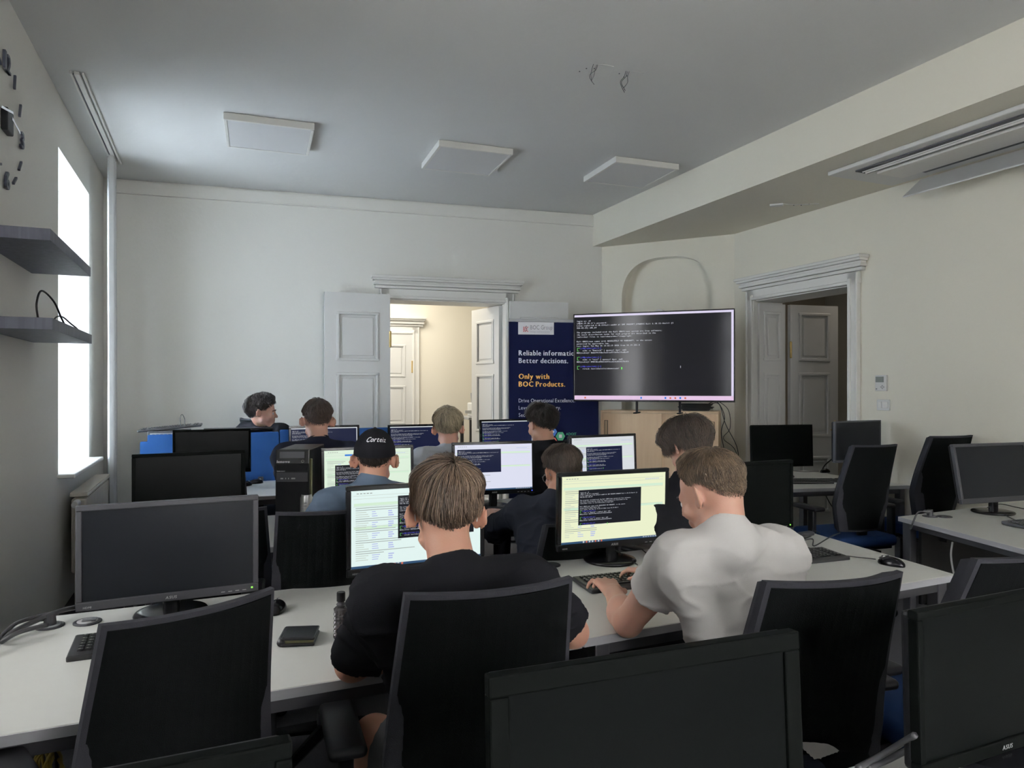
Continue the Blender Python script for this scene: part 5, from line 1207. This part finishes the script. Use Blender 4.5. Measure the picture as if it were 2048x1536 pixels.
    if collar:
        bmc = B(); ax = nz_(H-N); a_ = nz_(np.cross(ax, (0, 1, .1))); b_ = np.cross(ax, a_); rr = .0605 if not hood else .068
        rr = nr+(.003 if not hood else .012); cc_ = N+Q@np.array((0, .006, 0)); cpt_ = [Vector(cc_+ax*(.012 if not hood else .02)+(a_*math.cos(2*PI*k/20)+b_*math.sin(2*PI*k/20))*rr) for k in range(21)]
        tube(bmc, cpt_, .0055 if not hood else .016, 8, 2); obj('collar', bmc, shirt, sh, True)
    # trousers and shoes
    ft = Field(lo, (hi[0], hi[1], PV[2]+.12), .010)
    for hp, k_, a_ in ((HL, kn[0], an[0]), (HR, kn[1], an[1])):
        ft.cone(hp, k_+(hp-k_)*(.0 if not shorts else .12), .095, .070 if not shorts else .078, .02, cap=shorts)
        if not shorts: ft.cone(k_, a_+(k_-a_)*.05, .068, .055, .02, cap=True)
    ft.cone(PV+np.array((0, 0, .07)), PV, .155, .16, .03, u=side, ratio=1.35)
    Vt, Ft_ = ft.mesh(); obj_t = mesh_obj('trousers' if not shorts else 'shorts', relax(Vt, Ft_, 2), Ft_, trouser, rt)
    for a_ in an:
        fq = Field(a_-.2, a_+.25, .010); c0 = a_-np.array((0, 0, .045)); fq.cone(c0-fwd*.04, c0+fwd*.15, .040, .036, .02, u=side, ratio=1.0); fq.cone(a_, c0, .045, .04, .02)
        fq.cone(c0+fwd*.05-np.array((0, 0, .09)), c0+fwd*.051-np.array((0, 0, .091)), .0, .0, 0, 'u')
        V2, F2 = fq.mesh(); V2[:, 2] = np.maximum(V2[:, 2], .004); mesh_obj('shoe', V2, F2, M['darkp'], rt)
    hd(rt, H, Q, hs)
    if face:
        for s in (-1, 1):
            c = H+Q@(np.array((s*.031, .0755, -.004))*hs); b_ = B(); ball(b_, .0125*hs, c); ey = obj('eye', b_, M['paper'], rt, True)
            c2 = H+Q@(np.array((s*.031, .0835, -.004))*hs); b_ = B(); ball(b_, .0055*hs, c2); obj('iris', b_, M['darkp'], ey, True)
            bmc = B(); tube(bmc, [Vector(H+Q@(np.array(q)*hs)) for q in ((s*.016, .0925, .016), (s*.032, .092, .021), (s*.050, .078, .014))], .0032, 6, 3); obj('eyebrow', bmc, M['hair_dark'], rt, True)
    return rt
def glasses(rt, H, Q, hs, m):
    g = B(); W_ = lambda p: Vector(np.array(H)+Q@(np.array(p)*hs))
    for s in (-1, 1):
        tube(g, [W_((s*.066, .085, .004)), W_((s*.079, .02, .006)), W_((s*.081, -.015, .004)), W_((s*.080, -.03, -.015))], .0018, 6, 3)
        tube(g, [W_((s*.034+s*.026*math.cos(a), .098-.006*abs(math.cos(a)), -.002+.020*math.sin(a))) for a in [2*PI*k/12 for k in range(13)]], .0016, 6, 2)
    tube(g, [W_((-.009, .104, .002)), W_((.009, .104, .002))], .0018, 6, 0); obj('glasses', g, m, rt, True)
M['hair_dark'] = hairm('dark hair', (.035, .026, .021)); M['hair_brown'] = hairm('brown hair', (.19, .13, .092)); M['hair_mid'] = hairm('mid brown hair', (.085, .062, .047))
M['hair_light'] = hairm('light brown hair', (.20, .14, .092)); M['hair_blond'] = hairm('ash blond hair', (.46, .38, .26)); M['hair_short'] = hairm('short brown hair', (.10, .07, .056))
SK = dict(a=skinm('skin warm', (.50, .265, .185)), b=skinm('skin light', (.52, .29, .215)), c=skinm('skin tan', (.44, .25, .17)), d=skinm('skin fair', (.56, .33, .25)))
CL = dict(black=clothm('black cotton', (.013, .013, .016)), white=clothm('white cotton', (.55, .53, .51), .02), blue=clothm('grey blue cotton', (.115, .155, .215)), navy=clothm('navy cotton', (.014, .015, .028)), slate=clothm('dark slate cotton', (.030, .033, .045)), grey=clothm('light grey cotton', (.40, .42, .45)), jeans=clothm('dark denim', (.03, .035, .05)), greysh=clothm('grey shorts cloth', (.16, .16, .17)))
def P(px, py, D): return tuple(at(px, py, D))
NZ = (0, 0, 1)
# black t-shirt, second row
person('person in black t-shirt with straight brown hair and thin glasses, seen from behind', P(890, 1030, 1.75), 14, -8, 3,
       (-.140, 1.68, 1.045), (-.300, 1.62, .985), (.035, 1.76, .980), (-.402, 1.765, .785), (.17, 1.95, .80), (-.20, 2.03, .775), (.02, 2.12, .775), (-.07, 1.72, .56),
       SK['a'], CL['black'], CL['greysh'], lambda rt, H, Q, hs: (hair(rt, H, Q, hs, M['hair_brown'], top=.030, side=.0045, nape=.003, fade=(4, 40), dn=6, n=9000, L=(.085, .022), sr=.0011, lift=.012, seed=4, messy=.30, crown=(170, 60), fringe=.3, over=.006), glasses(rt, H, Q, hs, M['silver'])),
       hs=.95, h=.006, loose=.014, slv=.74, shorts=True, knees=((-.345, 1.76, .60), (.10, 1.98, .58)), wrinkle=.012)
# white t-shirt
person('person in white t-shirt with cropped light-brown hair typing, seen from behind', P(1422, 990, 1.90), 41, -22, 0,
       (.565, 1.85, 1.108), (.435, 1.84, 1.030), (.755, 1.985, 1.015), (.345, 2.085, .783), (.80, 2.26, .80), (.338, 2.345, .795), (.535, 2.58, .79), (.705, 1.80, .55),
       SK['b'], CL['white'], CL['jeans'], lambda rt, H, Q, hs: hair(rt, H, Q, hs, M['hair_light'], top=.016, side=.0035, nape=.0016, fade=(-4, 22), n=7000, L=(.028, .008), sr=.0006, lift=.005, seed=9, messy=.35, crown=(175, 66), front=.010, dn=2),
       hs=.93, h=.0055, loose=.013, slv=.47, face=True, wrinkle=.0075,
       hands={'L': dict(d=nz_((-.17, 1, .10)), curl=(.55, .5, .55, .62), n=(.1, 0, 1), sz=1.06, spread=.16), 'R': dict(d=nz_((-.75, .66, .06)), curl=(.5, .5, .55, .6), n=(.1, 0, 1))})
# cap, middle row
def cap(rt, H, Q, hs):
    hair(rt, H, Q, hs, M['hair_dark'], top=.004, side=.006, nape=.005, fade=(40, 60), n=1300, L=(.02, .014), sr=.0009, lift=.002, seed=12, dn=0, front=0)
    W_ = lambda p: np.array(H)+Q@(np.array(p)*hs); nu, nv = 48, 20; pts = []
    for j in range(nv+1):
        el = R(-2)+(R(90)-R(-2))*j/nv
        for i in range(nu):
            az = 2*PI*i/nu; e2 = el+R(-9)*math.cos(az)*-1*(1-j/nv)*.8
            d = np.array((math.sin(az)*math.cos(e2), math.cos(az)*math.cos(e2), math.sin(e2))); seam = 1-.012*math.exp(-((((az/(PI/3)) % 1)-.5)**2-.25)**2*0)*0
            r = 1/np.sqrt(((d/(CE+np.array((.016, .018, .022))))**2).sum()); r -= .0012*math.exp(-(((az/(PI/3)+.5) % 1-.5)/.03)**2); pts.append(W_(CR+d*r))
    idx = np.arange(nu*(nv+1)).reshape(nv+1, nu); Fq = np.stack([idx[:-1], np.roll(idx, -1, 1)[:-1], np.roll(idx, -1, 1)[1:], idx[1:]], -1).reshape(-1, 4)
    c = mesh_obj('cap', np.array(pts), Fq, CL['black'], rt)
    b_ = B(); ball(b_, .007, W_(CR+np.array((0, 0, .112))), (1, 1, .6)); obj('cap_button', b_, CL['black'], c, True)
    b_ = B(); vs = []
    for k in range(13):
        a = R(-62+124*k/12); vs.append((W_((.086*math.sin(a), -.012+.105*math.cos(a), .036)), W_((.078*math.sin(a), .02+.145*math.cos(a), .022+.012*math.cos(a*1.2)-.014))))
    for lay in (0, .003):
        for k in range(12): b_.faces.new([b_.verts.new(Vector(v)-Vector((0, 0, lay))) for v in (vs[k][0], vs[k+1][0], vs[k+1][1], vs[k][1])])
    obj('cap_brim', b_, CL['black'], c)
    tm = text_mesh(['Corteiz'], .034, bold=.0012, slant=.40, sx=.78); n_ = len(tm.vertices); co = np.zeros(n_*3); tm.vertices.foreach_get('co', co); co = co.reshape(-1, 3)
    x = co[:, 0]-.042; z = co[:, 2]; az = PI-x/.105; el = R(27)+z/.105
    d = np.stack([np.sin(az)*np.cos(el), np.cos(az)*np.cos(el), np.sin(el)], -1); r = 1/np.sqrt(((d/(CE+np.array((.0172, .0192, .0232))))**2).sum(-1)); q = np.array([W_(v) for v in CR+d*r[:, None]])
    tm.vertices.foreach_set('co', q.ravel()); tm.update(); obj('cap_lettering', tm, M['bwhite'], c)
person('person in black cap with white script lettering and grey-blue t-shirt', P(749, 921, 2.98), 11, -4, 1,
       (-.59, 2.93, 1.082), (-.755, 2.88, .985), (-.405, 3.01, .985), (-.915, 3.12, .80), (-.20, 3.32, .80), (-.70, 3.42, .79), (-.42, 3.55, .79), (-.50, 2.88, .55),
       SK['a'], CL['blue'], CL['jeans'], cap, hs=.97, h=.0075, loose=.016, slv=.66, wrinkle=.010)
# glasses, middle row
person('person with brown hair and dark slate sweater typing in the middle row, face turned left', P(1124, 948, 3.30), 26, -20, 3,
       (.205, 3.25, .965), (.045, 3.33, .895), (.40, 3.46, .90), (-.10, 3.63, .735), (.52, 3.80, .79), (-.115, 3.88, .785), (.24, 4.12, .79), (.20, 3.02, .54),
       SK['a'], CL['slate'], CL['jeans'], lambda rt, H, Q, hs: (hair(rt, H, Q, hs, M['hair_mid'], top=.026, side=.004, nape=.003, fade=(-2, 32), n=3500, L=(.06, .03), sr=.001, over=.012, lift=.009, seed=14, messy=.3), glasses(rt, H, Q, hs, M['silver'])),
       hs=.96, h=.0075, loose=.016, slv=.98, wrinkle=.012, hands={'L': dict(d=(.12, 1, 0), curl=(.4, .4, .4, .4)), 'R': dict(d=(-.8, .6, 0), curl=(.45, .4, .4, .4))})
# dark hair leaning, behind the warm-white monitor
person('person with voluminous dark hair bending forward, right of the warm-white monitor', P(1376, 900, 3.22), 34, -42, 8,
       (.78, 3.16, 1.06), (.60, 3.12, .985), (.93, 3.30, .97), (.52, 3.42, .80), (1.10, 3.52, .80), (.62, 3.68, .79), (.98, 3.74, .79), (.86, 2.98, .55),
       SK['d'], CL['black'], CL['jeans'], lambda rt, H, Q, hs: hair(rt, H, Q, hs, M['hair_mid'], top=.045, side=.022, nape=.008, fade=(-25, 15), n=5000, L=(.10, .06), sr=.0013, lift=.02, seed=21, messy=.4, wave=.003, fringe=.5, dn=-14, over=.035),
       hs=.96, h=.008, loose=.016, slv=.66)
# front row
person('person in dark blue t-shirt with short brown faded hair, left in the front row', P(634, 843, 4.45), 24, -6, 2,
       (-1.215, 4.40, 1.15), (-1.42, 4.36, 1.065), (-1.03, 4.51, 1.055), (-1.47, 4.54, .86), (-.86, 4.78, .84), (-1.26, 4.82, .79), (-1.02, 5.02, .79), (-1.14, 4.22, .56),
       SK['b'], CL['navy'], CL['jeans'], lambda rt, H, Q, hs: hair(rt, H, Q, hs, M['hair_short'], top=.018, side=.003, nape=.0015, fade=(-2, 20), n=2200, L=(.03, .008), sr=.0011, lift=.006, seed=31, messy=.4, front=.014),
       hs=1.05, h=.009, loose=.016)
person('person with ash-blond layered hair and pale t-shirt in the front row', P(896, 859, 4.75), 8, -2, -2,
       (-.42, 4.70, 1.08), (-.61, 4.66, 1.01), (-.23, 4.78, 1.01), (-.70, 4.95, .82), (-.10, 5.05, .82), (-.55, 5.22, .79), (-.25, 5.30, .79), (-.36, 4.60, .55),
       SK['b'], CL['grey'], CL['jeans'], lambda rt, H, Q, hs: hair(rt, H, Q, hs, M['hair_blond'], top=.028, side=.014, nape=.001, fade=(-6, 16), n=2600, L=(.06, .022), sr=.0012, lift=.010, seed=33, messy=.4, dn=9, wave=.0015, over=.008),
       hs=1.04, h=.009)
person('slim person in black t-shirt with fluffy black hair before the banner', P(1082, 852, 4.95), 40, -14, 4,
       (.245, 4.92, 1.09), (.09, 4.90, 1.035), (.42, 5.10, 1.03), (.03, 5.18, .80), (.52, 5.38, .82), (.10, 5.46, .79), (.36, 5.58, .79), (.27, 4.72, .55),
       SK['c'], CL['black'], CL['jeans'], lambda rt, H, Q, hs: hair(rt, H, Q, hs, M['hair_dark'], top=.034, side=.014, nape=.005, fade=(-10, 18), n=2600, L=(.06, .03), sr=.0013, over=.02, lift=.018, seed=36, messy=.5, wave=.004, front=.02),
       hs=1.02, h=.009)
person('person with dark wavy hair in black hoodie facing right behind the blue screens', P(525, 824, 5.88), -78, -4, 2,
       (-2.12, 5.95, 1.185), (-2.31, 6.04, 1.11), (-1.95, 5.90, 1.11), (-2.38, 5.93, .86), (-1.84, 5.86, .86), (-2.18, 5.80, .79), (-1.98, 5.82, .79), (-2.14, 6.06, .60),
       SK['d'], CL['black'], CL['jeans'], lambda rt, H, Q, hs: hair(rt, H, Q, hs, M['hair_dark'], top=.024, side=.014, nape=.008, fade=(-30, 10), n=3200, L=(.05, .035), sr=.0014, over=.02, lift=.010, seed=41, dn=-9, messy=.4, wave=.005, front=.004),
       hs=1.10, h=.009, face=True, long_sleeve=True, hood=True, chest=1.15, knees=((-2.25, 5.86, .5), (-2.0, 5.86, .5)))
